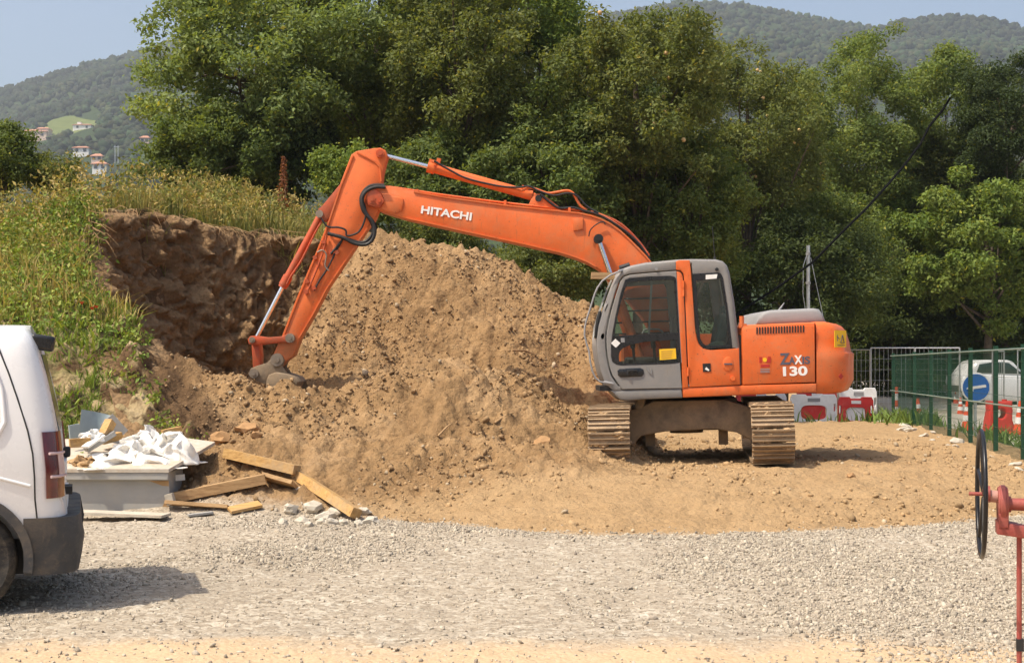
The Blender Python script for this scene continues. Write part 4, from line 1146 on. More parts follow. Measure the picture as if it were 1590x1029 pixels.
# bucket cylinder
b1_ = E(498.6, 334, 19.05); b2_ = E(440, 443, 19.05); b3_ = E(400.6, 520, 19.05)
bc = MB().cyl(b1_, b2_, .052, 18).cyl(b2_ + (b1_ - b2_) * .0, b2_ + (b1_ - b2_) * .13, .066, 18).cyl(b2_ + (b2_ - b1_) * .03, b2_, .058, 16).build('bucket_cylinder', M['orange_red'], exc)
MB().cyl(b2_, b3_ + Vector((-.02, 0, -.03)), .031, 14).build('rod', M['chrome'], bc)
MB().cyl((b1_.x, ar0 - .03, b1_.z), (b1_.x, ar1 + .03, b1_.z), .05, 16).build('cylinder_pin', M['steel'], bc)
hose('cylinder_pipe', [(322, 345), (290, 400), (240, 500), (200, 560), (185, 590)], .012, M['orange_red'], bc, 18.97, 370, 200, 2.45)
# linkage and bucket
for yy in (ar0 - .05, ar1 + .01):
    MB().plate(poly(crop([(38, 800), (48, 788), (70, 787), (110, 793), (170, 789), (195, 776), (212, 786), (214, 805), (200, 815), (170, 811), (110, 816), (60, 824), (42, 818)], 370, 200, 2.45), aYn), yy, yy + .04, .006).build('guide_link', M['orange_red'], exc)
lk = MB().plate(poly(crop([(48, 815), (78, 815), (84, 860), (82, 915), (75, 935), (55, 930), (52, 880)], 370, 200, 2.45), aYn), ar0 + .03, ar1 - .03, .01).build('bucket_link', M['orange_red'], exc)
for (a, b), r in (((56, 803), .04), ((199, 796), .062), ((150, 878), .085), ((62, 930), .062)):
    q = E(370 + a / 2.45, 200 + b / 2.45, aYn); MB().cyl((q.x, ar0 - .07, q.z), (q.x, ar1 + .07, q.z), r, 18).cyl((q.x, ar0 - .09, q.z), (q.x, ar0 - .06, q.z), r * .45, 10).build('link_pin', M['steel'], exc)
for yy in (ar0 - .04, ar1):
    MB().plate(poly(crop([(40, 930), (50, 910), (75, 900), (110, 890), (140, 860), (165, 860), (178, 880), (170, 905), (185, 925), (200, 960), (100, 970), (60, 955)], 370, 200, 2.45), aYn), yy, yy + .04, .006).build('bucket_ear', M['mudsteel'], exc)
bp = [(104, 955), (112, 936), (138, 926), (178, 932), (212, 944), (224, 962), (205, 1010), (160, 1035), (115, 1015), (100, 985)]
bkt = MB().plate(poly(crop(bp, 370, 200, 2.45), 18.6), Yl(18.66), Yl(19.44), .02).build('bucket', M['mudsteel'], exc, 40)
mb = MB()
for k in range(5):
    q = E(370 + 215 / 2.45, 200 + 1005 / 2.45, 18.6); mb.box((q.x + .1, Yl(18.6 + k * .2), q.z - .05), (.2, .08, .05), (0, R(25), 0), 1)
mb.build('bucket_tooth', M['steel'], bkt)
# ------------------------------------------------------------------ the white van (local: +x forward = left in the photograph, +y its left side... towards the camera is -y)
VANYAW = R(16.8)
# local frame: x axis runs from the front (-x) to the tail (x=0); near side at y=0, far side at y=1.84
vb = P(112, 890, 8.98); vb.z = 0
van = empty('panel_van', vb, 'white panel van cut off by the left edge, seen from its rear corner', 'van', rot=(0, 0, VANYAW))
W_, HT = 1.84, 1.80
def rear_x(z):  # lean of the tail door
    return np.interp(z, [.2, .55, .62, .9, 1.15, 1.45, 1.70, 1.80], [-.02, -.02, -.055, -.06, -.085, -.145, -.215, -.27])
def side_in(z):
    return np.interp(z, [.2, .5, .8, 1.0, 1.25, 1.5, 1.66, 1.74, 1.785, 1.80], [.05, .015, .0, .005, .03, .075, .115, .165, .26, .45])
def roofz(x):
    # x negative towards the front
    return np.interp(-x, [0, .3, .9, 2.2, 2.75, 3.05, 3.55, 3.75, 4.25, 4.4], [1.775, 1.80, 1.815, 1.82, 1.80, 1.66, 1.12, 1.06, .90, .62])
ZL = [.26, .40, .56, .72, .88, 1.0, 1.12, 1.25, 1.38, 1.5, 1.6, 1.68, 1.74, 1.775, 1.792, 1.80]
def ring_at(xoff, inset):
    """section: xoff measured from the leaning tail; inset of the sides"""
    ring = []
    near = []
    for z in ZL:
        x0 = rear_x(z) + xoff
        rz = roofz(x0)
        zz = z if rz >= 1.8 else (.26 + (z - .26) * (rz - .26) / (1.80 - .26))
        near.append((x0, side_in(z) + inset, zz))
    top = near[-1]
    ring = [Vector(p) for p in near]
    for k in range(1, 6):
        u = k / 6
        y = near[-1][1] + (W_ - 2 * near[-1][1]) * u
        ring.append(Vector((top[0], y, top[2] + .02 * math.sin(math.pi * u))))
    ring += [Vector((p[0], W_ - p[1], p[2])) for p in reversed(near)]
    return ring
st_ = [(0.0, .20), (-.012, .12), (-.035, .06), (-.075, .022), (-.13, .004), (-.2, 0), (-.5, 0), (-.8, 0), (-1.2, 0), (-1.8, 0), (-2.4, 0), (-2.75, 0), (-3.05, .01), (-3.3, .02), (-3.55, .03), (-3.75, .03), (-4.0, .04), (-4.2, .08), (-4.32, .16), (-4.36, .30)]
body = MB().loft([ring_at(a, b) for a, b in st_]).build('body', M['white'], None, 60)
# cut the wheel arches
WX = (-.66, -3.45)
cut = MB()
for wx in WX:
    cut.cyl((wx, -.3, .34), (wx, .32, .34), .385, 40).cyl((wx, W_ - .32, .34), (wx, W_ + .3, .34), .385, 40)
co_ = cut.build('cutter', None)
bmod = body.modifiers.new('b', 'BOOLEAN'); bmod.object = co_; bmod.operation = 'DIFFERENCE'; bmod.solver = 'EXACT'
me2 = eval_mesh(body, 'body'); smooth(me2, 40)
bpy.data.objects.remove(co_); bpy.data.objects.remove(body)
me2.materials.clear(); body = mesh_obj('body', me2, M['white'], van)
def near_pt(x, z, off=.004):
    d = rear_x(z) - x      # distance ahead of the tail
    ins = np.interp(d, [0, .012, .035, .075, .13, .2], [.20, .12, .06, .022, .004, 0])
    return Vector((x, side_in(z) + ins - off, z))
def sv(d, z, off=.004):
    """surface point at distance d ahead of the tail face (d may be <0: onto the tail face)"""
    ins = np.interp(d, [-1, 0, .012, .035, .075, .13, .2], [1.2, .20, .12, .06, .022, .004, 0])
    n = Vector((max(0, (.13 - d) / .13), -1 if d > 0.02 else -.3, 0)).normalized()
    return Vector((rear_x(z) - max(d, 0), side_in(z) + ins, z)) + n * off
# lower cladding and rear bumper
secz = [.24, .27, .34, .46, .55, .60]
def bring(xo, ins, zs, bulge):
    near = [Vector((rear_x(.45) + xo + bulge * (1 - abs(z - .44) / .16) , side_in(z) + ins - .012, z)) for z in zs]
    return near + [Vector((p.x, W_ - p.y, p.z)) for p in reversed(near)]
rings = [bring(.07, .34, secz, .03), bring(.065, .22, secz, .03), bring(.04, .10, secz, .03), bring(-.01, .035, secz, .02), bring(-.08, .006, secz, .01), bring(-.16, -.003, secz, 0), bring(-.27, -.003, secz, 0)]
bp_ = MB().loft(rings).build('rear_bumper', M['cladding'], van, 50)
sill = MB()
sill.box((-2.05, .012, .33), (1.85, .03, .2)).box((-2.05, W_ - .012, .33), (1.85, .03, .2))
q = sill.build('sill', M['cladding'], van); bevel(q, .012)
for wx in WX:
    for yy, s in ((-.012, 1), (W_ + .012, -1)):
        mb = MB(); N = 22; vs = []; 
        for k in range(N + 1):
            a = math.pi * (-.06 + 1.12 * k / N)
            for rr_, dy in ((.375, .0), (.43, .0), (.43, .05), (.375, .09)):
                vs.append((wx + rr_ * math.cos(a), yy + s * dy, .34 + rr_ * math.sin(a)))
        fs_ = []
        for k in range(N):
            for j in range(4):
                fs_.append((k * 4 + j, k * 4 + (j + 1) % 4, (k + 1) * 4 + (j + 1) % 4, (k + 1) * 4 + j))
        mb.add(vs, fs_).build('wheel_arch', M['cladding'], van, 40)
wl_ = MB(); 
for wx in WX:
    wl_.cyl((wx, .03, .34), (wx, .55, .34), .382, 32).cyl((wx, W_ - .55, .34), (wx, W_ - .03, .34), .382, 32)
def wheel(wx, y0, s):
    prof = [(.20, 0.02), (.285, 0), (.318, .02), (.332, .05), (.332, .15), (.318, .19), (.28, .205), (.20, .20)]
    mb = MB(); N = 36
    rings = []
    for k in range(N):
        a = 2 * math.pi * k / N
        rings.append([Vector((wx + r_ * math.cos(a), y0 + s * y, .334 + r_ * math.sin(a))) for r_, y in prof])
    rings.append(rings[0])
    tyre = mb.loft(rings, caps=False, closed=True).build('wheel', M['tyre'], van, 40)
    rim = MB().cyl((wx, y0 + s * .03, .334), (wx, y0 + s * .19, .334), .205, 28)
    for k in range(10):
        a = 2 * math.pi * k / 10; rim.beam((wx + .05 * math.cos(a), y0 + s * .02, .334 + .05 * math.sin(a)), (wx + .2 * math.cos(a), y0 + s * .026, .334 + .2 * math.sin(a)), .03, .02, up=(0, 1, 0))
    rim.build('rim', M['galv'], tyre)
for wx in WX:
    wheel(wx, .03, 1); wheel(wx, W_ - .03, -1)
MB().box((-2.1, W_ / 2, .33), (4.0, 1.3, .22)).build('underbody', M['black'], van)
# tail lamp wraps round the corner
def patch(d0, d1, z0, z1, off, name, mat, par, nu=8, nv=8, th=.02):
    mb = MB()
    f_ = lambda u, v: sv(d0 + (d1 - d0) * u, z0 + (z1 - z0) * v, off)
    g_ = lambda u, v: sv(d0 + (d1 - d0) * u, z0 + (z1 - z0) * v, off - th)
    mb.grid(f_, nu, nv)
    # rim
    n_ = nu * nv
    mb.grid(g_, nu, nv)
    edge = [i * nv for i in range(nu)] + [(nu - 1) * nv + j for j in range(nv)] + [i * nv + nv - 1 for i in reversed(range(nu))] + [j for j in reversed(range(nv))]
    for a, b in zip(edge[:-1], edge[1:]):
        if a != b: mb.f.append([a, b, b + n_, a + n_])
    return mb.build(name, mat, par, 50)
for mirror in (0,):
    tl = patch(.004, .10, .72, 1.135, .016, 'tail_lamp', M['lamp_red'], van)
    for zz in (.855, 1.0):
        MB().tube([sv(d, zz, .022) for d in (.075, .05, .03, .012, .003)], .009, 8).build('lamp_trim', simple('clear_lamp_strip', (.55, .40, .40), .2), tl)
    patch(.008, .03, .86, 1.0, .024, 'reflector', simple('pale_reflector', (.60, .45, .43), .25), tl)
# far lamp (mirrored)
mf_ = tl.data.copy(); cc_ = np.empty(len(mf_.vertices) * 3, np.float32); mf_.vertices.foreach_get('co', cc_); cc_ = cc_.reshape(-1, 3); cc_[:, 1] = W_ - cc_[:, 1]; mf_.vertices.foreach_set('co', cc_.ravel()); mf_.flip_normals(); mf_.update()
q = bpy.data.objects.new('tail_lamp', mf_); C.objects.link(q); q.parent = van
# rear door seam, side seam, high brake lamp, door furniture
MB().tube([sv(.235 - .05 * max(0, (1.2 - z)) * 0, z, .0005) for z in (1.782, 1.76, 1.72, 1.64)] + [sv(.235 - .055 * (1.64 - z) / .5, z, .0005) for z in (1.5, 1.35, 1.2, 1.14)] + [sv(.165, z, .0005) for z in (1.0, .85, .72, .6)], .0055, 6).build('door_seam', M['black'], van)
mb = MB(); 
q = MB().box((-.20, W_ / 2, 1.70), (.14, .80, .075), (0, R(6), 0)).build('roof_spoiler', M['black'], van); bevel(q, .02, 3)
q = MB().box((-.185, .40, 1.695), (.15, .22, .10), (0, R(8), 0)).build('spoiler_end', M['blackgloss'], van); bevel(q, .02, 3)
q = MB().box((-.055, W_ / 2, .86), (.03, .62, .10)).build('plate_holder', M['white_text'], van)
q = MB().box((-.04, W_ / 2, .66), (.02, .52, .12)).build('number_plate', M['white_text'], van)
q = MB().box((-.04, W_ / 2 + .05, .95), (.05, .12, .07)).build('door_handle', M['black'], van); bevel(q, .015)
q = MB().box((-.03, .42, .74), (.06, .2, .05)).build('bumper_step', M['black'], van)
gv_ = [(rear_x(z_) + o_, y_, z_) for o_ in (.004, -.02) for z_, y_ in ((1.12, .32), (1.12, W_ - .32), (1.62, W_ - .38), (1.62, .38))]
MB().add(gv_, [(0, 1, 2, 3), (7, 6, 5, 4), (0, 4, 5, 1), (1, 5, 6, 2), (2, 6, 7, 3), (3, 7, 4, 0)]).build('rear_glass', M['darkglass'], van)
# pressed panel on the side: raised rounded frame
pts = [(-.92, 1.07), (-.56, 1.07), (-.44, 1.12), (-.40, 1.20), (-.42, 1.40), (-.46, 1.52), (-.55, 1.57), (-.7, 1.58), (-1.9, 1.58), (-2.0, 1.5), (-2.0, 1.15), (-1.9, 1.07), (-.92, 1.07)]
dense = []
for a, b in zip(pts[:-1], pts[1:]):
    for k in range(6): dense.append((a[0] + (b[0] - a[0]) * k / 6, a[1] + (b[1] - a[1]) * k / 6))
dense.append(pts[-1])
MB().tube([Vector((x, side_in(z) - .001, z)) for x, z in dense], .016, 8, caps=False).build('panel_pressing', M['white'], van, 60)
MB().tube([Vector((x, side_in(z) + .004, z)) for x, z in [(-.25, .80), (-.5, .875), (-.8, .90), (-1.3, .89)]], .012, 8).build('panel_crease', M['white'], van, 60)
MB().add([(-3.06, .12, 1.62), (-3.5, .10, 1.15), (-2.5, .06, 1.15), (-2.5, .11, 1.62), (-3.06, .10, 1.62), (-3.5, .08, 1.15), (-2.5, .01, 1.15), (-2.5, .07, 1.62)], [(0, 1, 2, 3), (4, 7, 6, 5), (0, 4, 5, 1), (1, 5, 6, 2), (2, 6, 7, 3), (3, 7, 4, 0)]).build('cab_window', M['darkglass'], van)

# ------------------------------------------------------------------ rubbish beside the van
def thing_mesh(name, mb, mat, label, cat, group=None, base=None, ang=35):
    c = sum(mb.v, Vector()) / len(mb.v); zmin = min(v.z for v in mb.v)
    off = Vector((c.x, c.y, zmin)) if base is None else base
    o = mb.build(name, mat, None, ang, off); o.location = off
    return tag(o, label, cat, group)
Yb = 14.35
a = P(66, 792, Yb); b = P(262, 792, Yb); zt = P(200, 733, Yb).z
cx = (a.x + b.x) / 2; wid = b.x - a.x
zb = 0.0
mb = MB().box((cx, Yb + .32, zt / 2 - .01), (wid, .62, zt + .02 - .0))
bx = empty('grey_cabinet', (cx, Yb + .32, 0), 'battered grey cabinet lying on its side behind the van', 'cabinet')
MB().box((0, 0, zt / 2), (wid, .60, zt)).build('carcass', M['greypanel'], bx)
q = MB().box((0, -.335, zt - .035), (wid + .01, .07, .075)).build('rim', M['greypanel'], bx); bevel(q, .006)
MB().plate([(wid / 2 - .12, .0), (wid / 2 - .004, .0), (wid / 2 - .004, .18), (wid / 2 - .03, .2), (wid / 2 - .06, .12), (wid / 2 - .09, .07)], -.3035, -.300, 0).build('bare_patch', M['oldwood'], bx)
MB().plate([(wid / 2 - .2, zt - .085), (wid / 2 - .004, zt - .085), (wid / 2 - .004, zt - .14), (wid / 2 - .07, zt - .135), (wid / 2 - .15, zt - .105)], -.3035, -.300, 0).build('bare_patch', M['oldwood'], bx)
# board on top
p = [P(100, 733, Yb - .06), P(262, 733, Yb - .06), P(334, 690, Yb + .95), P(285, 684, Yb + 1.15), P(100, 684, Yb + 1.05)]
zt2 = zt + .003
pz = [zt2, zt2, .665, .70, .69]
mb = MB(); lo_ = [Vector((q.x, q.y, z)) for q, z in zip(p, pz)]; hi_ = [v + Vector((0, 0, .035)) for v in lo_]
mb.add(lo_ + hi_, [(0, 1, 2, 3, 4), (9, 8, 7, 6, 5)] + [(k, (k + 1) % 5, 5 + (k + 1) % 5, 5 + k) for k in range(5)])
M['board'] = simple('pale_board', (.50, .45, .38), .8, 0, .1, 5, .1, 40, .3, (.33, .22, .12), .5, 5)
thing_mesh('board', mb, M['board'], 'broad pale board laid on the cabinet, its pointed end jutting right', 'board')
# crumpled white sheets
def crumple(name, c, rx, ry, h, seed, label, mat=M['tarp'], cat='plastic sheet', yaw=0, z0=None, group=None, fold=1.0):
    N = 52; c = Vector(c); vs = []
    u = np.linspace(-1, 1, N); U, Vv = np.meshgrid(u, u, indexing='ij')
    ang = np.arctan2(Vv, U); rad = np.maximum(np.abs(U), np.abs(Vv))
    edge = 1 + .18 * np.sin(3 * ang + seed) + .10 * np.sin(7 * ang + 2 * seed)
    X = U * rx * edge; Y_ = Vv * ry * edge
    rs_ = np.random.default_rng(seed)
    dome = np.clip((1 - rad) * 3.2, 0, 1)
    xn = U + .10 * vnoise(X * 4, Y_ * 4, seed); yn = Vv + .10 * vnoise(X * 4 + 7, Y_ * 4, seed + 1)
    top = np.full(X.shape, 9.0)
    for k in range(7):
        a_ = rs_.uniform(0, 2 * math.pi); o_ = rs_.uniform(-.25, .35)
        top = np.minimum(top, 1.12 - rs_.uniform(.55, 1.25) * np.maximum(0, (xn * math.cos(a_) + yn * math.sin(a_)) - o_))
    for k in range(3):
        a_ = rs_.uniform(0, math.pi); o_ = rs_.uniform(-.4, .4); w_ = rs_.uniform(.12, .25)
        top = top - .38 * np.clip(1 - np.abs(xn * math.cos(a_) + yn * math.sin(a_) - o_) / w_, 0, 1)
    def tri(per, amp):
        a_ = rs_.uniform(0, math.pi); q = (X * math.cos(a_) + Y_ * math.sin(a_) + .06 * vnoise(X * 5, Y_ * 5, seed + 2)) / per + rs_.random()
        m_ = np.clip(vnoise(X * 3.5, Y_ * 3.5, rs_.integers(90)) * 1.6, 0, 1)
        return amp * m_ * (1 - 2 * np.abs((q % 1) * 2 - 1))
    crease = tri(.13, .012) + tri(.17, .014) + tri(.09, .005)
    Z = h * np.clip(top, .03, 1) * dome + fold * crease * (.4 + dome)
    Z = np.maximum(Z, .008)
    X = X + fold * .05 * vnoise(U * 4, Vv * 4 + Z * 9, seed + 3) * (.3 + dome); Y_ = Y_ + fold * .05 * vnoise(U * 4 + 9, Vv * 4 + Z * 9, seed + 4) * (.3 + dome)
    ca, sa = math.cos(yaw), math.sin(yaw)
    VX = np.stack([X * ca - Y_ * sa, X * sa + Y_ * ca, Z], -1).reshape(-1, 3)
    id_ = np.arange(N * N).reshape(N, N)
    q = np.stack([id_[:-1, :-1], id_[1:, :-1], id_[1:, 1:], id_[:-1, 1:]], -1).reshape(-1, 4)
    me_ = np_mesh(name, VX, q, smooth_all=True); me_.set_sharp_from_angle(angle=R(14))
    o_ = mesh_obj(name, me_, mat); o_.location = c
    m_ = o_.modifiers.new('thick', 'SOLIDIFY'); m_.thickness = .006
    return tag(o_, label, cat, group)
zb2 = zt + .04
crumple('plastic_sheet', (P(215, 700, 14.75).x, 14.72, zb2 - .01), .40, .36, .36, 3, 'big crumpled white plastic sheet spilling over the front edge of the board', yaw=.2)
crumple('plastic_sheet', (P(262, 690, 14.8).x, 14.85, zb2 + .01), .30, .30, .34, 8, 'crumpled white plastic sheet at the right end of the heap', yaw=-.3)
crumple('plastic_sheet', (P(150, 715, 14.6).x, 14.62, zb2 - .01), .26, .30, .16, 13, 'flat folded white sheet at the left of the heap beside the van', yaw=.5)
crumple('plastic_sheet', (P(222, 668, 15.1).x, 15.05, zb2 + .12), .32, .24, .33, 21, 'peaked white plastic sheet standing highest at the back of the heap', yaw=.1, fold=1.1)
crumple('rubble_sack', (P(128, 715, 14.5).x, 14.50, zb2 - .01), .14, .16, .13, 30, 'small tan sack of rubble next to the van tail', M['oldwood'], 'sack')
crumple('film_wad', (P(141, 666, 14.8).x, 14.78, zb2 + .24), .11, .09, .11, 33, 'little wad of shiny film before the blue grey panel', M['barrier_white'], 'plastic film')
# bent blue-grey panel
def bent(pts, Y, th, curve, name, mat, label, cat, lean=0):
    mb = MB(); n_ = len(pts)
    f0 = []; f1 = []
    for a_, b_ in pts:
        q = P(a_, b_, Y); 
        q.y += curve * ((a_ - pts[0][0]) / 60.0) ** 2 + lean * (q.z - zb2)
        f0.append(q); f1.append(q + Vector((0, th, 0)))
    mb.add(f0 + f1, [tuple(range(n_)), tuple(range(2 * n_ - 1, n_ - 1, -1))] + [(k, (k + 1) % n_, n_ + (k + 1) % n_, n_ + k) for k in range(n_)])
    return thing_mesh(name, mb, mat, label, cat)
def curved_panel():
    mb = MB(); nu, nv = 12, 6
    def f_(u, v, o=0):
        bx_ = 122 + (172 - 122) * u; top = 636 + 15 * u; bot = 677 + 6 * u
        q = P(bx_, bot + (top - bot) * v, 15.05); q.y += .22 * math.sin(u * 2.4) + .10 * v + o
        return q
    mb.grid(lambda u, v: f_(u, v), nu, nv); mb.grid(lambda u, v: f_(u, v, .02), nu, nv)
    return mb
thing_mesh('curved_panel', curved_panel(), M['bluegrey'], 'curved blue grey panel standing upright at the back of the rubbish heap', 'panel')
def slab(name, p0, p1, w, h, mat, label, cat, group=None, roll=0):
    return thing_mesh(name, MB().beam(p0, p1, w, h, roll), mat, label, cat, group)
slab('wood_offcut', P(161, 676, 14.85), P(172, 654, 14.95), .09, .09, M['wood'], 'short orange timber offcut leaning on the blue grey panel', 'timber', 'timber pieces in the heap')
slab('grey_batten', P(132, 694, 14.55), P(158, 676, 14.8), .09, .02, M['tarp'], 'thin white batten slanting across the left of the heap', 'batten')
slab('grey_batten', P(134, 698, 14.7), P(176, 672, 14.9), .10, .05, M['greypanel'], 'thick grey batten lying below the orange timber offcut', 'batten')
slab('wood_offcut', P(157, 684, 14.95), P(187, 676, 15.1), .10, .08, M['wood'], 'tan timber block beside the peaked white sheet', 'timber', 'timber pieces in the heap')
slab('wood_offcut', P(252, 671, 15.4), P(281, 665, 15.5), .08, .05, M['wood'], 'orange timber strip poking out behind the peaked sheet', 'timber', 'timber pieces in the heap')
slab('grey_panel_offcut', P(168, 672, 15.15), P(187, 655, 15.2), .02, .24, M['greypanel'], 'small grey panel leaning at right of the blue grey one', 'panel')
slab('grey_panel_offcut', P(108, 675, 14.9), P(124, 672, 15.0), .02, .20, M['bluegrey'], 'small upright panel right behind the van tail lamp', 'panel')
slab('wood_offcut', P(108, 688, 14.6), P(140, 686, 14.7), .06, .09, M['wood'], 'brown timber edge nearest the van behind the flat sheet', 'timber', 'timber pieces in the heap')
# gutter pieces poking out of the cabinet's right end
slab('white_tube', P(255, 743, 14.65), P(287, 740, 14.70), .07, .06, M['barrier_white'], 'white plastic tube sticking out from under the board', 'plastic tube')
slab('white_block', P(259, 776, 14.3), P(270, 773, 14.3), .10, .11, M['stone'], 'white block at the foot of the grey cabinet', 'block')
# sawn beams on the ground
def onground(px_, py_, Y, h):
    q = P(px_, py_, Y); q.z = max(q.z, gz(q.x, q.y) + h / 2); return q
slab('timber_beam', onground(352, 732, 15.2, .13), onground(461, 752, 14.85, .13), .14, .10, M['wood'], 'golden timber beam at the back, lying level with a square cut end', 'timber', 'timber beams on the ground', R(8))
slab('timber_beam', onground(460, 738, 14.95, .13), onground(553, 797, 14.0, .13), .115, .10, M['wood'], 'golden timber beam slanting down to the pale stones, rightmost of the beams', 'timber', 'timber beams on the ground', R(20))
slab('timber_beam', onground(262, 782, 14.45, .10), onground(412, 764, 14.6, .14), .13, .10, M['oldwood'], 'long brown timber beam with its left end against the grey cabinet', 'timber', 'timber beams on the ground')
slab('timber_plank', onground(258, 780, 14.3, .1), onground(355, 787, 14.25, .05), .12, .035, M['oldwood'], 'dark thin plank under the long brown beam', 'plank', 'timber beams on the ground', R(15))
slab('timber_plank', onground(356, 798, 14.15, .05), onground(404, 788, 14.3, .06), .14, .03, M['wood'], 'small broken orange plank lying in front of the long brown beam', 'plank', 'timber beams on the ground', R(-14))
slab('timber_plank', onground(412, 763, 14.7, .1), onground(458, 772, 14.6, .08), .22, .04, M['oldwood'], 'rounded grey plank leaning at the right end of the long brown beam', 'plank', 'timber beams on the ground', R(25))
slab('timber_plank', onground(292, 804, 14.05, .03), onground(330, 796, 14.15, .03), .08, .02, M['greypanel'], 'thin grey splinter of board flat on the gravel edge', 'plank', 'timber beams on the ground')
# flat stone-coloured slab in front of the cabinet
slab('mortar_slab', onground(112, 794, 14.1, .02), onground(258, 800, 13.95, .02), .24, .025, M['stone'], 'flat pale slab of mortar in front of the grey cabinet', 'slab')

# ------------------------------------------------------------------ the hand pump at the right edge
py_ = 6.0
axis = P(1560, 778, py_)
pump = empty('hand_pump', (P(1592, 778, py_).x, py_, 0), 'worn red standing water pump with a black flywheel at the right edge', 'pump', rot=(0, 0, R(-14.5)))
az_ = axis.z
def L(px_, pz_): return ((px_ - 1592) / F * py_, CAMZ - (pz_ - 555) / F * py_)
wx_, wz_ = L(1527, 768)
N = 48; mb = MB(); RW = .262
ring = []
for k in range(N):
    a = 2 * math.pi * k / N; c = Vector((wx_, math.cos(a) * RW, wz_ + math.sin(a) * RW)); rad = Vector((0, math.cos(a), math.sin(a)))
    ring.append([c + rad * (math.cos(b) * .0135) + Vector((math.sin(b) * .010, 0, 0)) for b in [2 * math.pi * j / 8 for j in range(8)]])
ring.append(ring[0])
wh = mb.loft(ring, caps=False).build('flywheel', M['wheel_black'], pump, 60)
sp_ = MB()
for k in range(5):
    a = 2 * math.pi * k / 5 + .35; sp_.tube([(wx_ + .012, .02 * math.cos(a), wz_ + .02 * math.sin(a)), (wx_, RW * math.cos(a), wz_ + RW * math.sin(a))], [.011, .008], 8)
sp_.build('spokes', M['wheel_black'], wh)
MB().cyl((wx_ + .012, -.0, wz_), (wx_ + .035, 0, wz_), .035, 18).cyl((wx_ - .05, 0, wz_), (wx_ + .02, 0, wz_), .008, 8).build('hub', M['pump_red'], wh)
hx0, hz0 = L(1551, 782); hx1, _ = L(1566, 782)
MB().cyl((wx_ + .02, 0, wz_), (hx0, 0, wz_ - .01), .018, 14).cyl((hx0 - .03, 0, wz_ - .008), (hx0, 0, wz_ - .01), .026, 14).build('shaft', M['pump_pink'], pump)
gb = MB(); gz0 = L(0, 783)[1]
gb.cyl((hx0, 0, gz0), (hx1, 0, gz0), .073, 28).cyl((hx0 + .008, 0, gz0), (hx1 - .008, 0, gz0), .08, 28)
gb.box(((hx0 + hx1) / 2, 0, gz0 - .05), (hx1 - hx0, .13, .09))
q = gb.build('bearing_housing', M['pump_red'], pump); bevel(q, .005)
MB().cyl((hx1, 0, gz0), (.25, 0, gz0), .026, 16).cyl((hx1, 0, gz0), (hx1 + .012, 0, gz0), .034, 16).build('crank_shaft', M['pump_red'], pump)
br = [L(1549, 808), L(1575, 812), L(1600, 818), L(1640, 820), L(1640, 836), L(1586, 833), L(1549, 828)]
MB().plate(br, -.06, .06, .006).build('bracket', M['pump_red'], pump)
MB().cyl((.03, 0, 0), (.03, 0, L(0, 833)[1]), .030, 20).cyl((.03, 0, 0), (.03, 0, .03), .09, 20).build('post', M['pump_pink'], pump)
MB().cyl((-.025, -.01, .02), (-.025, -.01, L(0, 833)[1]), .011, 10).build('stay_rod', M['pump_red'], pump)
MB().box((-.022, -.01, L(0, 1000)[1]), (.03, .03, .05)).build('rod_clamp', M['black'], pump)
MB().tube([(.03, 0, .62), (.16, -.04, .62), (.22, -.06, .56), (.22, -.06, .48)], .026, 12).build('spout', M['pump_red'], pump)

# ------------------------------------------------------------------ green mesh fence
M['foldmat'] = simple('fold_glint_green', (.26, .33, .29), .4, .3, .15, 6, .03, 40)  # glint of light along the folds is put into this paler colour
FX = lambda y: fence_x(y)
posts_px = [1387, 1419.7, 1445.5, 1474, 1506.7, 1546, 1589]
def y_on_fence(pxv):
    # (px-795)/F*y = 6.62+(y-18.8)*.1375
    return (6.62 - 18.8 * .1375) / ((pxv - 795) / F - .1375)
ysp = [y_on_fence(q) for q in posts_px]
ysp = ysp + [ysp[-1] - (ysp[-2] - ysp[-1]) * k for k in (1, 2, 3)]
fence = empty('mesh_fence', (FX(ysp[0]), ysp[0], .15), 'green welded mesh fence running toward the camera along the road', 'fence')
fo = Vector((FX(ysp[0]), ysp[0], .15))
FH = 1.50
def fg(y): return .16 - .006 * (y - 18.8)
for y in ysp:
    x = FX(y); g_ = fg(y) - .05
    q = MB().box((x - fo.x, y - fo.y, g_ + .8 - fo.z), (.06, .06, FH + .22), (0, 0, R(-8))).build('post', M['fence_green'], fence)
for ya, yb_ in zip(ysp[:-1], ysp[1:]):
    mb = MB(); x0, x1 = FX(ya), FX(yb_); z0, z1 = fg(ya) + .08, fg(yb_) + .08
    n_ = int(abs(ya - yb_) / .055)
    off = Vector((-.035, 0, 0)) - fo
    for k in range(n_ + 1):
        u = k / n_; x = x0 + (x1 - x0) * u; y = ya + (yb_ - ya) * u; z = z0 + (z1 - z0) * u
        mb.tube([Vector((x, y, z)) + off, Vector((x, y, z + FH)) + off], .0026, 4, False)
    for k in range(8):
        zz = [0, .2, .4, .85, 1.1, 1.3, .62, 1.44][k]
        mb.tube([Vector((x0, ya, z0 + zz)) + off, Vector((x1, yb_, z1 + zz)) + off], .0035, 4, False)
    pan = mb.build('mesh_panel', M['fence_green'], fence)
    mb = MB()
    for zz in (.72, FH - .03):
        mb.tube([Vector((x0 - .03, ya, z0 + zz)) + off, Vector((x1 - .03, yb_, z1 + zz)) + off], .011, 6)
    mb.build('fold', M['foldmat'], pan)

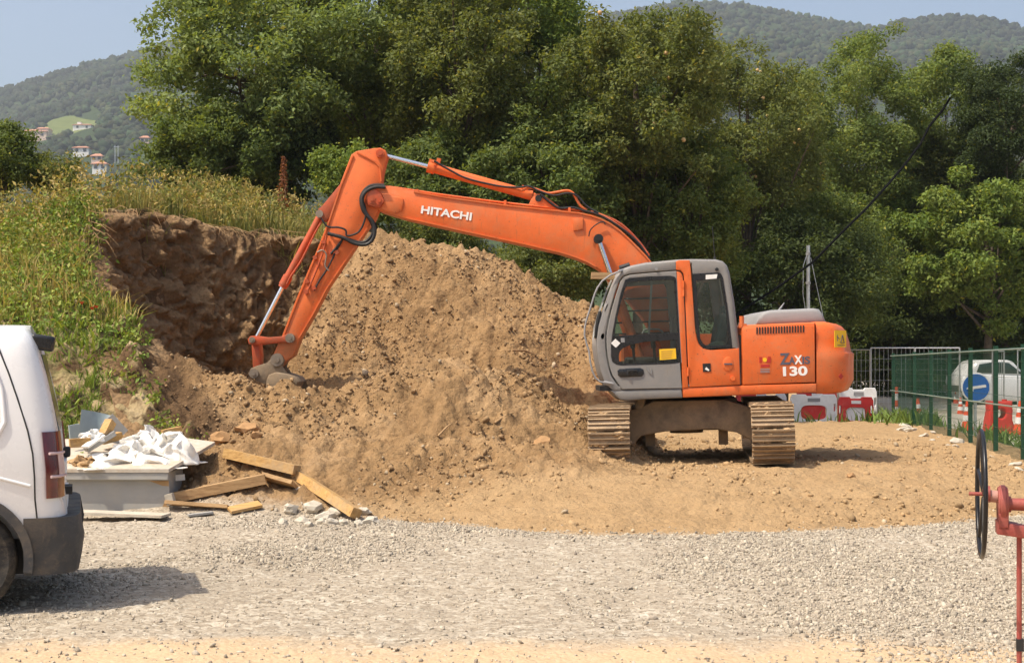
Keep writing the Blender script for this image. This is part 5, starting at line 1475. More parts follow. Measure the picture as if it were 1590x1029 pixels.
# ------------------------------------------------------------------ site barriers
def barrier(px0, px1, pyt, Y, col, label, zbase, yaw=0, board=None, hole=True):
    a = P(px0, pyt, Y); b = P(px1, pyt, Y); w = b.x - a.x; h = a.z - zbase
    root = empty('site_barrier', ((a.x + b.x) / 2, Y, zbase), label, 'barrier', 'plastic barriers beside the road', (0, 0, yaw))
    m_ = M['barrier_red'] if col == 'r' else M['barrier_white']
    hw = w / 2
    out = [(-hw, .06), (-hw + .02, h * .92), (-hw + .06, h), (-hw * .35, h), (-hw * .28, h * .965), (hw * .28, h * .965), (hw * .35, h), (hw - .06, h), (hw - .02, h * .92), (hw, .06), (hw * .7, .0), (-hw * .7, .0)]
    def rr_(cx_, cz_, rx, rz, n_=24):
        o_ = []
        for k in range(n_):
            a_ = 2 * math.pi * k / n_; c_, s_ = math.cos(a_), math.sin(a_)
            o_.append((cx_ + rx * math.copysign(abs(c_) ** .5, c_), cz_ + rz * math.copysign(abs(s_) ** .6, s_)))
        return o_
    hl = [rr_(0, h * .62, w * .27, h * .15)] if hole else []
    hl += [rr_(-hw * .86, h * .72, .03, .09, 10), rr_(hw * .86, h * .72, .03, .09, 10)]
    bd = holed_plate('panel', out, hl, -.05, .05, .012, m_, root)
    mb = MB()
    k = int(w / .085)
    for i in range(k):
        x = -hw + .1 + (w - .2) * i / max(1, k - 1)
        if not hole or abs(x) > w * .29: mb.box((x, -.052, h * .45), (.022, .014, h * .75))
        else:
            mb.box((x, -.052, h * .25), (.022, .014, h * .36)); 
    mb.build('rib', m_, root)
    for s in (-1, 1): MB().box((s * hw * .8, 0, .03), (.16, .5, .06)).build('foot', M['black'], root)
    q = MB().box((0, -.055, h * .885), (w * .26, .012, h * .07)).build('name_plate', M['barrier_white'] if col == 'r' else M['hoodgrey'], root)
    if board:
        hb_ = MB().box((0, -.006, h * .62), (w * .5, .02, h * .30)).build('infill', M[board], root)
    return root
zB = -.26
barrier(1140, 1177, 610, 33.0, 'r', 'red plastic barrier showing between the right track and the machine body', zB, R(20))
barrier(1172, 1222, 611, 33.6, 'w', 'white plastic barrier just under the machine body, left of the ribbed white one', zB)
barrier(1226, 1300, 612, 31.6, 'w', 'ribbed white plastic barrier right of the right track with a red infill', zB, 0, 'barrier_red')
barrier(1236, 1300, 604, 33.4, 'r', 'red plastic barrier hidden behind the ribbed white one', zB)
barrier(1303, 1362, 602, 33.6, 'w', 'white plastic barrier standing taller behind the rightmost red one', zB)
barrier(1300, 1357, 616, 31.6, 'r', 'rightmost red plastic barrier with a white oval opening', zB, 0, 'barrier_white')

# temporary steel fencing
def heras(pxa, pxb, Ya, Yb_, pyt, label):
    a = P(pxa, pyt, Ya); b = P(pxb, pyt, Yb_); zb_ = -.3
    b.z = a.z
    root = empty('steel_fence_panel', (a.x, a.y, zb_), label, 'fence', 'temporary steel fence panels')
    A_ = Vector((0, 0, 0)); B2_ = Vector((b.x - a.x, b.y - a.y, 0)); h = a.z - zb_
    mb = MB()
    for q in (A_, B2_): mb.tube([q, q + Vector((0, 0, h))], .021, 8)
    for zz in (h, .15): mb.tube([A_ + Vector((0, 0, zz)), B2_ + Vector((0, 0, zz))], .017, 8)
    mb.build('tube_frame', M['galv'], root)
    mb = MB(); n_ = int(B2_.length / .11)
    for k in range(n_): 
        q = A_ + B2_ * (k / n_); mb.tube([q + Vector((0, 0, .15)), q + Vector((0, 0, h))], .0035, 4, False)
    for k in range(8):
        zz = .15 + (h - .15) * k / 7; mb.tube([A_ + Vector((0, 0, zz)), B2_ + Vector((0, 0, zz))], .0035, 4, False)
    mb.build('mesh_infill', M['galv'], root)
    for q in (A_, B2_): MB().box(q + Vector((0, 0, .06)), (.25, .6, .12)).build('foot', M['hoodgrey'], root)
heras(1296, 1351, 38.5, 38.2, 543, 'dark steel mesh fence panel just right of the counterweight')
heras(1352, 1420, 38.0, 37.8, 540, 'steel mesh fence panel whose bright end post stands left of the green fence')
heras(1421, 1490, 37.7, 37.5, 540, 'steel mesh fence panel behind the far half of the green fence')
heras(1541, 1559, 36.2, 36.6, 545, 'narrow steel fence panel before the parked white car')
heras(1580, 1660, 36.5, 36.8, 543, 'steel mesh fence panel at the right edge before the white car')

# a thick cable sagging out of the trees
cp = [(1475, 153, 46.0), (1463, 172, 45), (1443, 196, 44), (1430, 222, 43), (1408, 252, 41.5), (1380, 285, 39), (1345, 324, 36.5), (1310, 358, 35), (1275, 394, 34.3), (1262, 407, 34.0), (1230, 430, 33.6), (1200, 451, 33.1), (1173, 468, 32.6), (1146, 486, 31.8), (1120, 530, 31.2), (1095, 600, 30.8)]
cv_ = [P(*q) for q in cp]; cb0 = Vector((cv_[-1].x, cv_[-1].y, 0))
cbl = MB().tube(cv_, [.033 * (q[2] / 38) for q in cp], 8).build('cable', simple('matt_black_sheath', (.006, .006, .006), .95, 0, .1, 6, .0, 40, .05), None, 60)
tag(cbl, 'thick black cable sagging from the trees at the upper right down behind the cab', 'cable')
# cones, post, sign, red water barrier
def cone(px_, pyt, pyb, Y, label, name='traffic_cone'):
    g_ = P(px_, pyb, Y); h = (pyb - pyt) / F * Y; k = h / .7
    root = empty(name, (g_.x, Y, g_.z), label, 'traffic cone', 'traffic cones on the road')
    q = MB().box((0, 0, .02 * k), (.38 * k, .38 * k, .04 * k)).build('base', M['cone_red'], root)
    r_ = lambda z: (.145 - .115 * z / .7) * k
    MB().tube([(0, 0, .04 * k), (0, 0, h)], [r_(.04), r_(.7)], 18).build('body', M['cone_red'], root)
    for z0, z1 in ((.22, .36), (.46, .56)):
        MB().tube([(0, 0, z0 * k), (0, 0, z1 * k)], [r_(z0) + .004, r_(z1) + .004], 18).build('white_band', M['barrier_white'], root)
cone(1425.5, 618, 664, 30.2, 'orange and white cone standing alone at the far left behind the green fence')
cone(1487, 594, 630, 41, 'far cone standing just left of the round blue sign, behind its neighbour')
cone(1491.5, 617, 646, 36, 'small cone below the left rim of the round blue sign')
cone(1502, 622, 668, 29.5, 'tall slim cone right beside a green post below the blue sign')
cone(1565.5, 592, 626, 42, 'far cone before the white car, right of the blue sign')
cone(1584, 622, 674, 28.0, 'large near cone at the right edge of the picture')
pb = P(1391, 652, 34.5)
dl = empty('marker_post', (pb.x, 34.5, pb.z), 'slim red and white striped marker post at the far end of the green fence', 'marker post')
for k in range(5): MB().cyl((0, 0, k * .16), (0, 0, (k + 1) * .16), .055, 12).build('red_stripe' if k % 2 == 0 else 'white_stripe', M['cone_red' if k % 2 == 0 else 'barrier_white'], dl)
sb = P(1515, 601, 27.0)
sg = empty('direction_sign', (sb.x, 27.0, gz(sb.x, 27.0)), 'round blue road sign with a white arrow pointing left', 'road sign')
sz = sb.z - gz(sb.x, 27.0); sr = 23.2 / F * 27
def circ(r_, n_=40): return [(r_ * math.cos(2 * math.pi * k / n_), sz + r_ * math.sin(2 * math.pi * k / n_)) for k in range(n_)]
MB().plate(circ(sr), -.02, .0, .004).build('white_rim', M['barrier_white'], sg, 30)
MB().plate(circ(sr * .89), -.026, -.019, 0).build('blue_face', M['blue_sign'], sg, 30)
def ar(pts): 
    ca, sa = math.cos(R(8)), math.sin(R(8)); return [(sr * (a * ca - b * sa), sz + sr * (a * sa + b * ca)) for a, b in pts]
MB().plate(ar([(.66, -.09), (.66, .09), (-.22, .09), (-.22, .26), (-.68, 0), (-.22, -.26), (-.22, -.09)]), -.031, -.025, 0).build('arrow', M['barrier_white'], sg)
MB().box((0, .03, sz / 2), (.05, .05, sz)).box((0, .03, .03), (.5, .4, .06)).build('stand', M['galv'], sg)
wb0 = P(1551, 673, 28.6)
wbr = empty('water_barrier', (wb0.x, 28.6, wb0.z), 'red water filled road barrier with a round hole behind the green fence', 'barrier')
hh = 51 / F * 28.6; q_ = 21 / F * 28.6
out = [(-q_ * 1.06, 0), (-q_ * .98, hh * .35), (-q_ * .82, hh * .7), (-q_ * .80, hh), (-.06, hh * .985), (.06, hh * .985), (q_ * .80, hh), (q_ * .85, hh * .7), (q_ * .80, hh * .45), (q_ * 1.0, hh * .2), (q_ * 1.08, 0)]
holed_plate('shell', out, [[(.085 * math.cos(k * .314), hh * .62 + .10 * math.sin(k * .314)) for k in range(20)]], -.17, .17, .03, M['barrier_red'], wbr)
MB().cyl((q_ * .4, 0, hh), (q_ * .4, 0, hh + .03), .05, 12).build('filler_cap', M['barrier_red'], wbr)

# parked white hatchback beyond the fence
Yc_ = 41.0
def cpt(a, b): q = P(a, b, Yc_); return (q.x, q.z)
x0c = P(1480, 590, Yc_)
zc_ = .22
car = empty('parked_car', (x0c.x, Yc_, zc_), 'white hatchback car parked beyond the green fence', 'car')
s_ = F / Yc_
def cl(pts): return [((a - 1480) / s_, CAMZ - (b - 555) / s_ - zc_) for a, b in pts]
bodyo = cl([(1481, 584), (1480, 592), (1482, 604), (1486, 618), (1500, 622), (1650, 622), (1668, 618), (1670, 602), (1664, 592), (1640, 587), (1584, 583), (1500, 580)])
MB().plate(bodyo, -.82, .82, .10).build('body', M['white'], car, 50)
gh = cl([(1486, 584), (1499, 566), (1505, 561), (1514, 558.5), (1552, 558.5), (1560, 561), (1582, 584)])
MB().plate(gh, -.72, .72, .10).build('cabin', M['white'], car, 50)
MB().plate(cl([(1503, 579), (1508, 565), (1526, 562.5), (1531, 562.5), (1531, 579)]), -.735, -.70, .005).build('rear_window', M['darkglass'], car)
MB().plate(cl([(1534, 579), (1534, 562.5), (1553, 563), (1574, 580)]), -.735, -.70, .005).build('front_window', M['darkglass'], car)
MB().plate(cl([(1489, 581), (1498, 568), (1500, 568), (1493, 582)]), -.6, .6, .005).build('tail_window', M['darkglass'], car)
for xx in (1500, 1634):
    q = cl([(xx, 622)])[0]; MB().cyl((q[0], -.80, .29), (q[0], -.60, .29), .29, 24).build('wheel', M['tyre'], car); MB().cyl((q[0], .60, .29), (q[0], .80, .29), .29, 24).build('wheel', M['tyre'], car)
MB().box((.06, 0, .50), (.2, 1.66, .18)).build('bumper', M['cladding'], car)
# galvanised pole behind the machine
pb = P(1255, 480, 35.5); pt = P(1255, 381, 35.5); g_ = gz(pb.x, 35.5)
pl = empty('galvanised_pole', (pb.x, 35.5, g_), 'tall galvanised pole with bands rising behind the machine', 'pole')
MB().cyl((0, 0, 0), (0, 0, pt.z - g_), .044, 12).build('tube', M['galv'], pl)
for zz in (.18, .9, 1.7): MB().cyl((0, 0, pt.z - g_ - zz), (0, 0, pt.z - g_ - zz - .06), .062, 12).build('band', M['hoodgrey'], pl)
MB().tube([(-.03, -.04, pt.z - g_ - .2), (-.13, -.04, pt.z - g_ - .5), (-.14, -.04, pt.z - g_ - 1.2), (-.05, -.04, pt.z - g_ - 1.8)], .008, 6).build('stay_wire', M['galv'], pl)
MB().tube([(.05, -.04, pt.z - g_ - .3), (.45, -.04, pt.z - g_ - 2.2)], .008, 6).build('stay_wire', M['galv'], pl)
# ------------------------------------------------------------------ trees
def leaves_mesh(name, pos, nrm, size, col, aspect=.5):
    """one folded leaf per position: 2 quads-as-tris"""
    n = len(pos)
    r = rng.normal(size=(n, 3)); 
    nrm = nrm + .75 * rng.normal(size=(n, 3)); nrm /= np.linalg.norm(nrm, axis=1, keepdims=True)
    u = np.cross(nrm, r); u /= np.linalg.norm(u, axis=1, keepdims=True) + 1e-9
    u[:, 2] -= .25; u /= np.linalg.norm(u, axis=1, keepdims=True)
    w = np.cross(nrm, u)
    s = size[:, None]
    v0 = pos - u * s * .5
    v1 = pos + w * s * aspect * .5 + nrm * s * .10
    v2 = pos + u * s * .5 - nrm * s * .08
    v3 = pos - w * s * aspect * .5 + nrm * s * .10
    V = np.stack([v0, v1, v2, v3], 1).reshape(-1, 3)
    b = np.arange(n)[:, None] * 4
    Fq = np.concatenate([np.concatenate([b, b + 1, b + 2], 1), np.concatenate([b, b + 2, b + 3], 1)], 0)
    cc = np.repeat(np.concatenate([col, np.ones((n, 1))], 1), 4, 0)
    return np_mesh(name, V, Fq, cc)

PAL = {
    'poplar': (np.array([.12, .165, .052]), np.array([.27, .31, .115])),
    'dark':   (np.array([.062, .092, .026]), np.array([.185, .215, .065])),
    'olive':  (np.array([.080, .105, .030]), np.array([.23, .24, .078])),
    'bright': (np.array([.10, .155, .036]), np.array([.26, .30, .072])),
    'acacia': (np.array([.10, .145, .040]), np.array([.24, .27, .080])),
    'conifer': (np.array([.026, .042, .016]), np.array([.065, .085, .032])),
    'shade':  (np.array([.038, .056, .018]), np.array([.100, .125, .040])),  # darkened leaves: shade under the canopy is put into their colour
}
def tree(name, label, cat, px, pyc, Y, wpx, hpx, depth, pal, nleaf, lsize, clumps=70, crad=.17, trunk=True, seed=0, gap=0.0, asp=.5, group='trees and shrubs behind the site', zg=None, shape=1.0, fruit=None):
    rs = np.random.default_rng(1000 + seed)
    clumps = int(clumps * 1.9); crad *= .78; nleaf = int(nleaf * 1.75); lsize *= .84
    c = P(px, pyc, Y); rx = wpx / 2 / F * Y; rz = hpx / 2 / F * Y; ry = depth / 2
    g_ = gz(c.x, Y) if zg is None else zg
    root = empty(name, (c.x, Y, g_), label, cat, group)
    cz = c.z - g_
    # clump centres in the outer part of an uneven ellipsoid
    d = rs.normal(size=(clumps, 3)); d /= np.linalg.norm(d, axis=1, keepdims=True)
    d[:, 1] -= .25 * (rs.random(clumps)); 
    rad = rs.uniform(.35, 1.0, clumps) ** .6
    lump = 1 + .16 * np.sin(d[:, 0] * 5 + seed) * np.cos(d[:, 2] * 4 + seed * 2) + .12 * rs.normal(size=clumps)
    cen = d * (rad * lump)[:, None]
    cen[:, 2] = np.where(cen[:, 2] < 0, cen[:, 2] * shape, cen[:, 2])
    cen = np.stack([cen[:, 0] * rx * .86, cen[:, 1] * ry * .86, cen[:, 2] * rz * .88 + cz], 1)
    cr = crad * (rx + rz) * rs.uniform(.6, 1.35, clumps)
    wts = cr ** 2 / (cr ** 2).sum()
    which = rs.choice(clumps, nleaf, p=wts)
    ld = rs.normal(size=(nleaf, 3)); ld /= np.linalg.norm(ld, axis=1, keepdims=True)
    lr = rs.random(nleaf) ** .45
    pos = cen[which] + ld * (lr * cr[which])[:, None] * np.array([1.1, 1.1, .75])
    pos += .06 * rs.normal(size=pos.shape)
    keep = pos[:, 2] > .03
    pos = pos[keep]; ld = ld[keep]; which = which[keep]; n_ = len(pos)
    nr = ld * .6 + np.array([0, -.15, .75])
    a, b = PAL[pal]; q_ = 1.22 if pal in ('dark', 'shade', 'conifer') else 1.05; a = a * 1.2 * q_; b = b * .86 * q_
    tint = rs.random(clumps)[which] * .35 + rs.random(n_) * .65
    col = a + (b - a) * (tint ** 1.25)[:, None]
    col *= rs.uniform(.75, 1.25, (n_, 1)) * np.array([.95, .97, .95])
    yel = rs.random(n_) < .025; col[yel] = col[yel] * np.array([2.0, 1.5, .9])
    sz = lsize * rs.uniform(.6, 1.35, n_)
    mesh_obj('crown', leaves_mesh('crown', pos, nr, sz, col, asp), M['leaf'], root)
    if True:
        mb = MB(); tr_ = .035 if not trunk else .026 * (rx + rz) ** .8 + .03
        top = Vector((0, 0, cz + .35 * rz))
        mid = Vector((rs.normal() * .15, rs.normal() * .1, cz * .5))
        mb.tube([(0, 0, -.3), (mid.x * .5, mid.y * .5, cz * .25), mid, (mid.x * .4, 0, cz), top], [tr_ * 1.15, tr_, tr_ * .85, tr_ * .6, tr_ * .2], 10)
        for k in rs.choice(clumps, min(clumps, 16), replace=False):
            e = Vector(cen[k]); st = mid.lerp(Vector((0, 0, cz)), rs.uniform(-.2, .9)); m_ = st.lerp(e, .5) + Vector((rs.normal() * .12, rs.normal() * .12, .18))
            mb.tube([st, m_, e], [tr_ * .42, tr_ * .26, tr_ * .08], 6)
        mb.build('trunk', M['bark'], root, 60)
    if fruit:
        k = rs.choice(n_, fruit); v_, f_, c_ = scatter_blobs(ICO, pos[k] + np.array([0, -.06, 0]), np.full((fruit, 3), .05), .1, np.tile(np.array([[.62, .42, .20]]), (fruit, 1)))
        mesh_obj('fruit', np_mesh('fruit', v_, f_, c_, True), M['clod'], root)['kind'] = 'stuff'
    return root
TR = [
 ('poplar_tree', 'tall pale green loose leaved tree at the left, overlapping the far hill', 'tree', 405, 110, 31, 400, 420, 5.0, 'poplar', 30000, .135, 110, .085, True, 1),
 ('poplar_tree', 'tall tree at the top centre left with dense mid green leaves', 'tree', 590, 60, 33.5, 300, 420, 5, 'dark', 24000, .13, 90, .10, True, 2),
 ('fig_tree', 'bushy mid green tree rising right above the excavator elbow', 'tree', 710, 130, 31, 270, 400, 5, 'olive', 28000, .12, 100, .09, True, 3),
 ('fruit_tree', 'tall tree at the top centre cut off by the picture edge', 'tree', 820, 60, 33, 260, 330, 5, 'bright', 20000, .12, 80, .10, True, 4),
 ('fruit_tree', 'rounded olive green tree above the boom with yellow specks', 'tree', 985, 165, 30.5, 300, 360, 5.0, 'olive', 30000, .115, 100, .09, True, 5),
 ('fruit_tree', 'wide dark rounded tree right of the boom behind the cab', 'tree', 1160, 210, 39, 310, 300, 5, 'olive', 28000, .115, 95, .09, True, 6),
 ('acacia_tree', 'light feathery tree with a ragged top right of centre', 'tree', 1330, 210, 46, 320, 320, 4.5, 'acacia', 26000, .135, 90, .085, False, 7),
 ('acacia_tree', 'light yellow green tree at the right before the dark conifer', 'tree', 1470, 205, 48, 260, 290, 4, 'acacia', 20000, .14, 70, .09, False, 8),
 ('conifer_tree', 'dark conifer at the top right corner', 'tree', 1565, 190, 45, 190, 270, 4, 'conifer', 22000, .11, 70, .10, True, 9),
 ('bay_bush', 'bright green leafy bush at the right edge above the mesh fence', 'bush', 1530, 385, 43.5, 270, 260, 3.4, 'bright', 24000, .17, 70, .10, True, 10),
 ('bay_bush', 'loose green bush below the feathery tree, right of the galvanised pole', 'bush', 1385, 385, 45, 200, 200, 3.0, 'bright', 16000, .13, 60, .10, True, 11),
 ('holm_bush', 'dark green bush right behind the boom, in deep shade', 'bush', 1060, 330, 31, 260, 280, 3.5, 'dark', 20000, .11, 70, .10, True, 12),
 ('holm_bush', 'dark green bush over the HITACHI lettering'.replace('HITACHI', 'white'), 'bush', 870, 280, 30, 280, 280, 4, 'dark', 26000, .115, 80, .10, True, 13),
 ('holm_bush', 'dark green bush between the elbow and the white lettering', 'bush', 690, 300, 29.5, 230, 230, 3.5, 'dark', 20000, .11, 70, .10, True, 14),
 ('holm_bush', 'low dark bush at the foot of the pale tree on the left bank', 'bush', 330, 235, 29.5, 230, 150, 3, 'dark', 15000, .11, 60, .11, True, 15),
 ('holm_bush', 'dark bush in the gap left of the small bright bush', 'bush', 440, 225, 30.5, 190, 190, 3, 'shade', 14000, .12, 60, .12, True, 16),
 ('young_bush', 'small bright green bush left of the excavator elbow', 'bush', 528, 272, 27, 100, 90, 1.6, 'bright', 7000, .085, 40, .12, True, 17),
 ('bramble_bush', 'low bramble bush along the heap under the left half of the boom', 'bush', 690, 395, 27.5, 200, 120, 2.2, 'olive', 12000, .08, 50, .13, False, 18),
 ('bramble_bush', 'low bramble bush behind the heap left of the cab', 'bush', 850, 425, 27, 190, 130, 2.2, 'olive', 12000, .08, 50, .13, False, 19),
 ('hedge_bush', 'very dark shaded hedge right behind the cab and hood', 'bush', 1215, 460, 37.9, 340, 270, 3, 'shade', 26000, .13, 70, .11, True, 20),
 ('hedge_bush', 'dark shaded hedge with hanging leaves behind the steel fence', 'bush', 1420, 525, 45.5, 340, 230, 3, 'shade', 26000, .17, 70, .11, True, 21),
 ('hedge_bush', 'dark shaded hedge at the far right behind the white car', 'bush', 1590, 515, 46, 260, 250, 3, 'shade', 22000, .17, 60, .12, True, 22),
 ('field_bush', 'dark leafy bush at the left edge before the far houses', 'bush', 10, 245, 27, 110, 120, 2, 'dark', 7000, .09, 40, .13, True, 23),
 ('field_bush', 'scrubby low bush rising from the tall grass near the left edge', 'bush', 85, 270, 27.5, 90, 70, 1.6, 'olive', 4500, .07, 34, .14, True, 24),
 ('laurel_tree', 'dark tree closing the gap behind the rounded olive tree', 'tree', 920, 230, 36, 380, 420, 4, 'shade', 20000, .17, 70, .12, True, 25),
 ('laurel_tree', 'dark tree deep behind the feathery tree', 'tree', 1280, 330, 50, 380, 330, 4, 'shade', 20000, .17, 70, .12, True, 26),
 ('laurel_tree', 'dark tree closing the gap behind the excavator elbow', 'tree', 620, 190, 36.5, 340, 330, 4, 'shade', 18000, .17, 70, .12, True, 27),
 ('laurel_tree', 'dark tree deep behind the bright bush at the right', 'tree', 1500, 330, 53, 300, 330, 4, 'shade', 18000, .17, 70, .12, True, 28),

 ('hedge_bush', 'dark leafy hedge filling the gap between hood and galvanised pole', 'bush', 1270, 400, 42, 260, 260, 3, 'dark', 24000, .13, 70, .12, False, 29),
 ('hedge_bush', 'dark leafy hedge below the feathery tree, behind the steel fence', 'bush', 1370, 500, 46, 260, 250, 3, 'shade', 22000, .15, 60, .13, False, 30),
 ('hedge_bush', 'mid green hedge under the yellow green tree at the right', 'bush', 1470, 330, 47, 260, 260, 3, 'olive', 24000, .15, 70, .12, False, 31),
 ('hedge_bush', 'dark green hedge filling in below the rounded dark tree behind the cab', 'bush', 1130, 330, 41, 260, 260, 3, 'dark', 22000, .13, 60, .12, False, 32),
 ('hedge_bush', 'dark green hedge behind the cab window and the boom root', 'bush', 1010, 380, 35, 260, 200, 3, 'dark', 18000, .12, 60, .12, False, 33),
]
for q in TR:
    tree(*q, fruit=26 if q[0] == 'fruit_tree' else None)

# ------------------------------------------------------------------ grass and weeds on the bank (stuff)
def blades(name, X, Y_, Hh, Wd, col, label, lean=.35, kind='grass'):
    n = len(X)
    Z = terrain(X, Y_)[0] - .02
    a = rng.uniform(0, 2 * math.pi, n); la = rng.uniform(0, 2 * math.pi, n); ll = np.abs(rng.normal(0, lean, n))
    b = np.stack([X, Y_, Z], 1); w = np.stack([np.cos(a), np.sin(a), 0 * a], 1) * (Wd / 2)[:, None]
    t_ = np.stack([np.cos(la) * ll, np.sin(la) * ll, np.ones(n)], 1)
    mid = b + t_ * (Hh * .55)[:, None]; tip = b + t_ * np.array([1.7, 1.7, .92]) * Hh[:, None]
    V = np.stack([b - w, b + w, mid + w * .75, mid - w * .75, tip], 1).reshape(-1, 3)
    k = np.arange(n)[:, None] * 5
    F1 = np.concatenate([np.concatenate([k, k + 1, k + 2], 1), np.concatenate([k, k + 2, k + 3], 1), np.concatenate([k + 3, k + 2, k + 4], 1)], 0)
    cc = np.repeat(np.concatenate([col, np.ones((n, 1))], 1), 5, 0)
    o = mesh_obj(name, np_mesh(name, V, F1, cc), M['grassblade'])
    return tag(o, label, kind, kind='stuff')
def bank_samples(n, x0, x1, y0, y1, dens=None):
    X = rng.uniform(x0, x1, n); Y_ = rng.uniform(y0, y1, n)
    z, mk = terrain(X, Y_, False)
    keep = (mk['bank'] > .72)
    if dens is not None: keep &= rng.random(n) < dens(X, Y_, z)
    return X[keep], Y_[keep], z[keep]
# dry tall grass over the crest
X, Yy, z = bank_samples(110000, -13, 2.0, 17.5, 29, lambda x, y, z: np.clip((z - 1.3) / .9, 0, 1) * (.75 + .5 * fbm(x, y, .7, 3, 201)))
n = len(X)
m_ = np.clip(.85 + .9 * fbm(X, Yy, .45, 3, 211) + .3 * rng.normal(size=n), 0, 1)[:, None]
col = np.array([.42, .33, .12]) * m_ + np.array([.17, .185, .055]) * (1 - m_)
col *= rng.uniform(.6, 1.4, (n, 1)); 
H_ = rng.uniform(.12, .42, n) * (1 + .7 * np.clip(fbm(X, Yy, .6, 2, 221), -.6, 1))
blades('tall_grass', X, Yy, H_, rng.uniform(.012, .024, n), col, 'dry yellow green tall grass along the top of the earth bank')
# greener herbs down the slope
X, Yy, z = bank_samples(90000, -11, -2.5, 14.7, 21, lambda x, y, z: np.clip(.32 + 1.4 * fbm(x, y, 1.1, 4, 231), 0, 1) * np.clip((z - .2) / .4, 0, 1))
n = len(X)
m_ = rng.random((n, 1)) ** 1.5
col = np.array([.29, .34, .07]) * m_ + np.array([.14, .20, .04]) * (1 - m_); col *= rng.uniform(.65, 1.35, (n, 1))
blades('green_weeds', X, Yy, rng.uniform(.05, .18, n), rng.uniform(.016, .034, n), col, 'fresh green weeds in patches down the bank beside the cut', .6, 'weeds')
# leafy seed stems sticking up (stuff as well: past counting)
X, Yy, z = bank_samples(6500, -12, 1.0, 17.5, 27, lambda x, y, z: np.clip((z - 2.5), 0, 1) * (.6 + .8 * fbm(x, y, .5, 2, 241)))
pos = []; nr = []; col = []; sz = []
Z0 = terrain(X, Yy)[0]
for x, y, z in zip(X, Yy, Z0):
    h = random.uniform(.35, .85); k = random.randint(14, 30); lx, ly = random.gauss(0, .12), random.gauss(0, .12)
    cb_ = random.choice([(.22, .22, .06), (.34, .27, .09), (.17, .19, .05), (.40, .30, .12), (.36, .29, .10)])
    for i in range(k):
        u = random.random() ** .7; sp_ = .11 * (1 - .6 * u)
        pos.append((x + lx * u + random.gauss(0, sp_), y + ly * u + random.gauss(0, sp_), z + h * u)); nr.append((random.gauss(0, 1), random.gauss(0, 1), .4)); f_ = random.uniform(.6, 1.4); col.append([q * f_ for q in cb_]); sz.append(random.uniform(.04, .10))
tag(mesh_obj('tall_weeds', leaves_mesh('tall_weeds', np.array(pos), np.array(nr), np.array(sz), np.array(col), .4), M['grassblade']), 'ragged leafy weeds standing above the dry grass on the bank', 'weeds', kind='stuff')
# broad leafed herbs on the slope near the cut
X, Yy, z = bank_samples(5000, -9, -3.0, 15.0, 20.5, lambda x, y, z: np.clip(.34 + 1.5 * fbm(x, y, 1.0, 3, 251), 0, 1))
Z0 = terrain(X, Yy)[0]; pos = []; nr = []; col = []; sz = []
for x, y, z in zip(X, Yy, Z0):
    cb_ = random.choice([(.21, .28, .05), (.15, .22, .04), (.29, .32, .08)]); r_ = random.uniform(.08, .22)
    for i in range(random.randint(16, 34)):
        pos.append((x + random.gauss(0, r_ * .6), y + random.gauss(0, r_ * .6), z + abs(random.gauss(0, r_ * .7)))); nr.append((random.gauss(0, .7), random.gauss(0, .7) - .2, .8)); f_ = random.uniform(.6, 1.4); col.append([q * f_ for q in cb_]); sz.append(random.uniform(.035, .085))
tag(mesh_obj('leafy_herbs', leaves_mesh('leafy_herbs', np.array(pos), np.array(nr), np.array(sz), np.array(col), .55), M['grassblade']), 'bright leafy herbs clinging to the slope left of the cut', 'weeds', kind='stuff')
# roots and straw hanging over the lip of the cut
mb = MB()
for k in range(130):
    u = random.random(); i = 4 + u * 6; i0 = int(i); f_ = i - i0
    a = PIT[i0]; b = PIT[i0 + 1]; x = a[0] + (b[0] - a[0]) * f_ - .12; y = a[1] + (b[1] - a[1]) * f_ + .12
    z = gz(x - .15, y + .15)
    dx, dy = random.gauss(.10, .10), random.gauss(-.12, .10); L_ = random.uniform(.05, .32)
    mb.tube([(x, y, z + .03), (x + dx, y + dy, z - .03), (x + dx * 1.8, y + dy * 1.8, z - L_)], [.004, .0035, .0015], 4, False)
tag(mb.build('roots', M['oldwood']), 'pale roots and straw hanging over the lip of the cut', 'roots', kind='stuff')
# plants along the green fence and the road side
X = []; Yy = []
for cx_, cy_, r_, k in ((8.05, 30.3, .4, 260), (8.2, 29.0, .35, 200), (7.9, 28.0, .25, 90), (8.9, 26.5, .5, 70), (8.2, 21.2, .4, 130), (8.0, 22.8, .35, 120), (6.7, 30.5, .5, 50), (5.6, 31, .5, 40), (9.0, 24.0, .5, 70), (7.7, 18.3, .4, 200)):
    X += list(np.random.default_rng(k).normal(cx_, r_, k)); Yy += list(np.random.default_rng(k + 1).normal(cy_, r_, k))
X = np.array(X); Yy = np.array(Yy); n = len(X)
col = np.array([.13, .19, .045]) * rng.uniform(.6, 1.6, (n, 1))
blades('verge_weeds', X, Yy, rng.uniform(.15, .42, n), rng.uniform(.025, .055, n), col, 'green strap leaved weeds along the foot of the mesh fence', .5, 'weeds')
# grass under the trees behind the heap
X = rng.uniform(-3, 6, 26000); Yy = rng.uniform(23.2, 30, 26000); z, mk = terrain(X, Yy, False)
k = (rng.random(26000) < .35 + .9 * fbm(X, Yy, .9, 3, 261)) & (mk['heap'] < z - .1) | ((rng.random(26000) < .12) & (Yy > 24.2))
k = k & (X < 1.2)
X = X[k]; Yy = Yy[k]; n = len(X)
blades('rank_grass', X, Yy, rng.uniform(.15, .5, n), rng.uniform(.015, .035, n), np.array([.085, .125, .028]) * rng.uniform(.5, 1.5, (n, 1)), 'rank green grass behind the soil heap', .5)
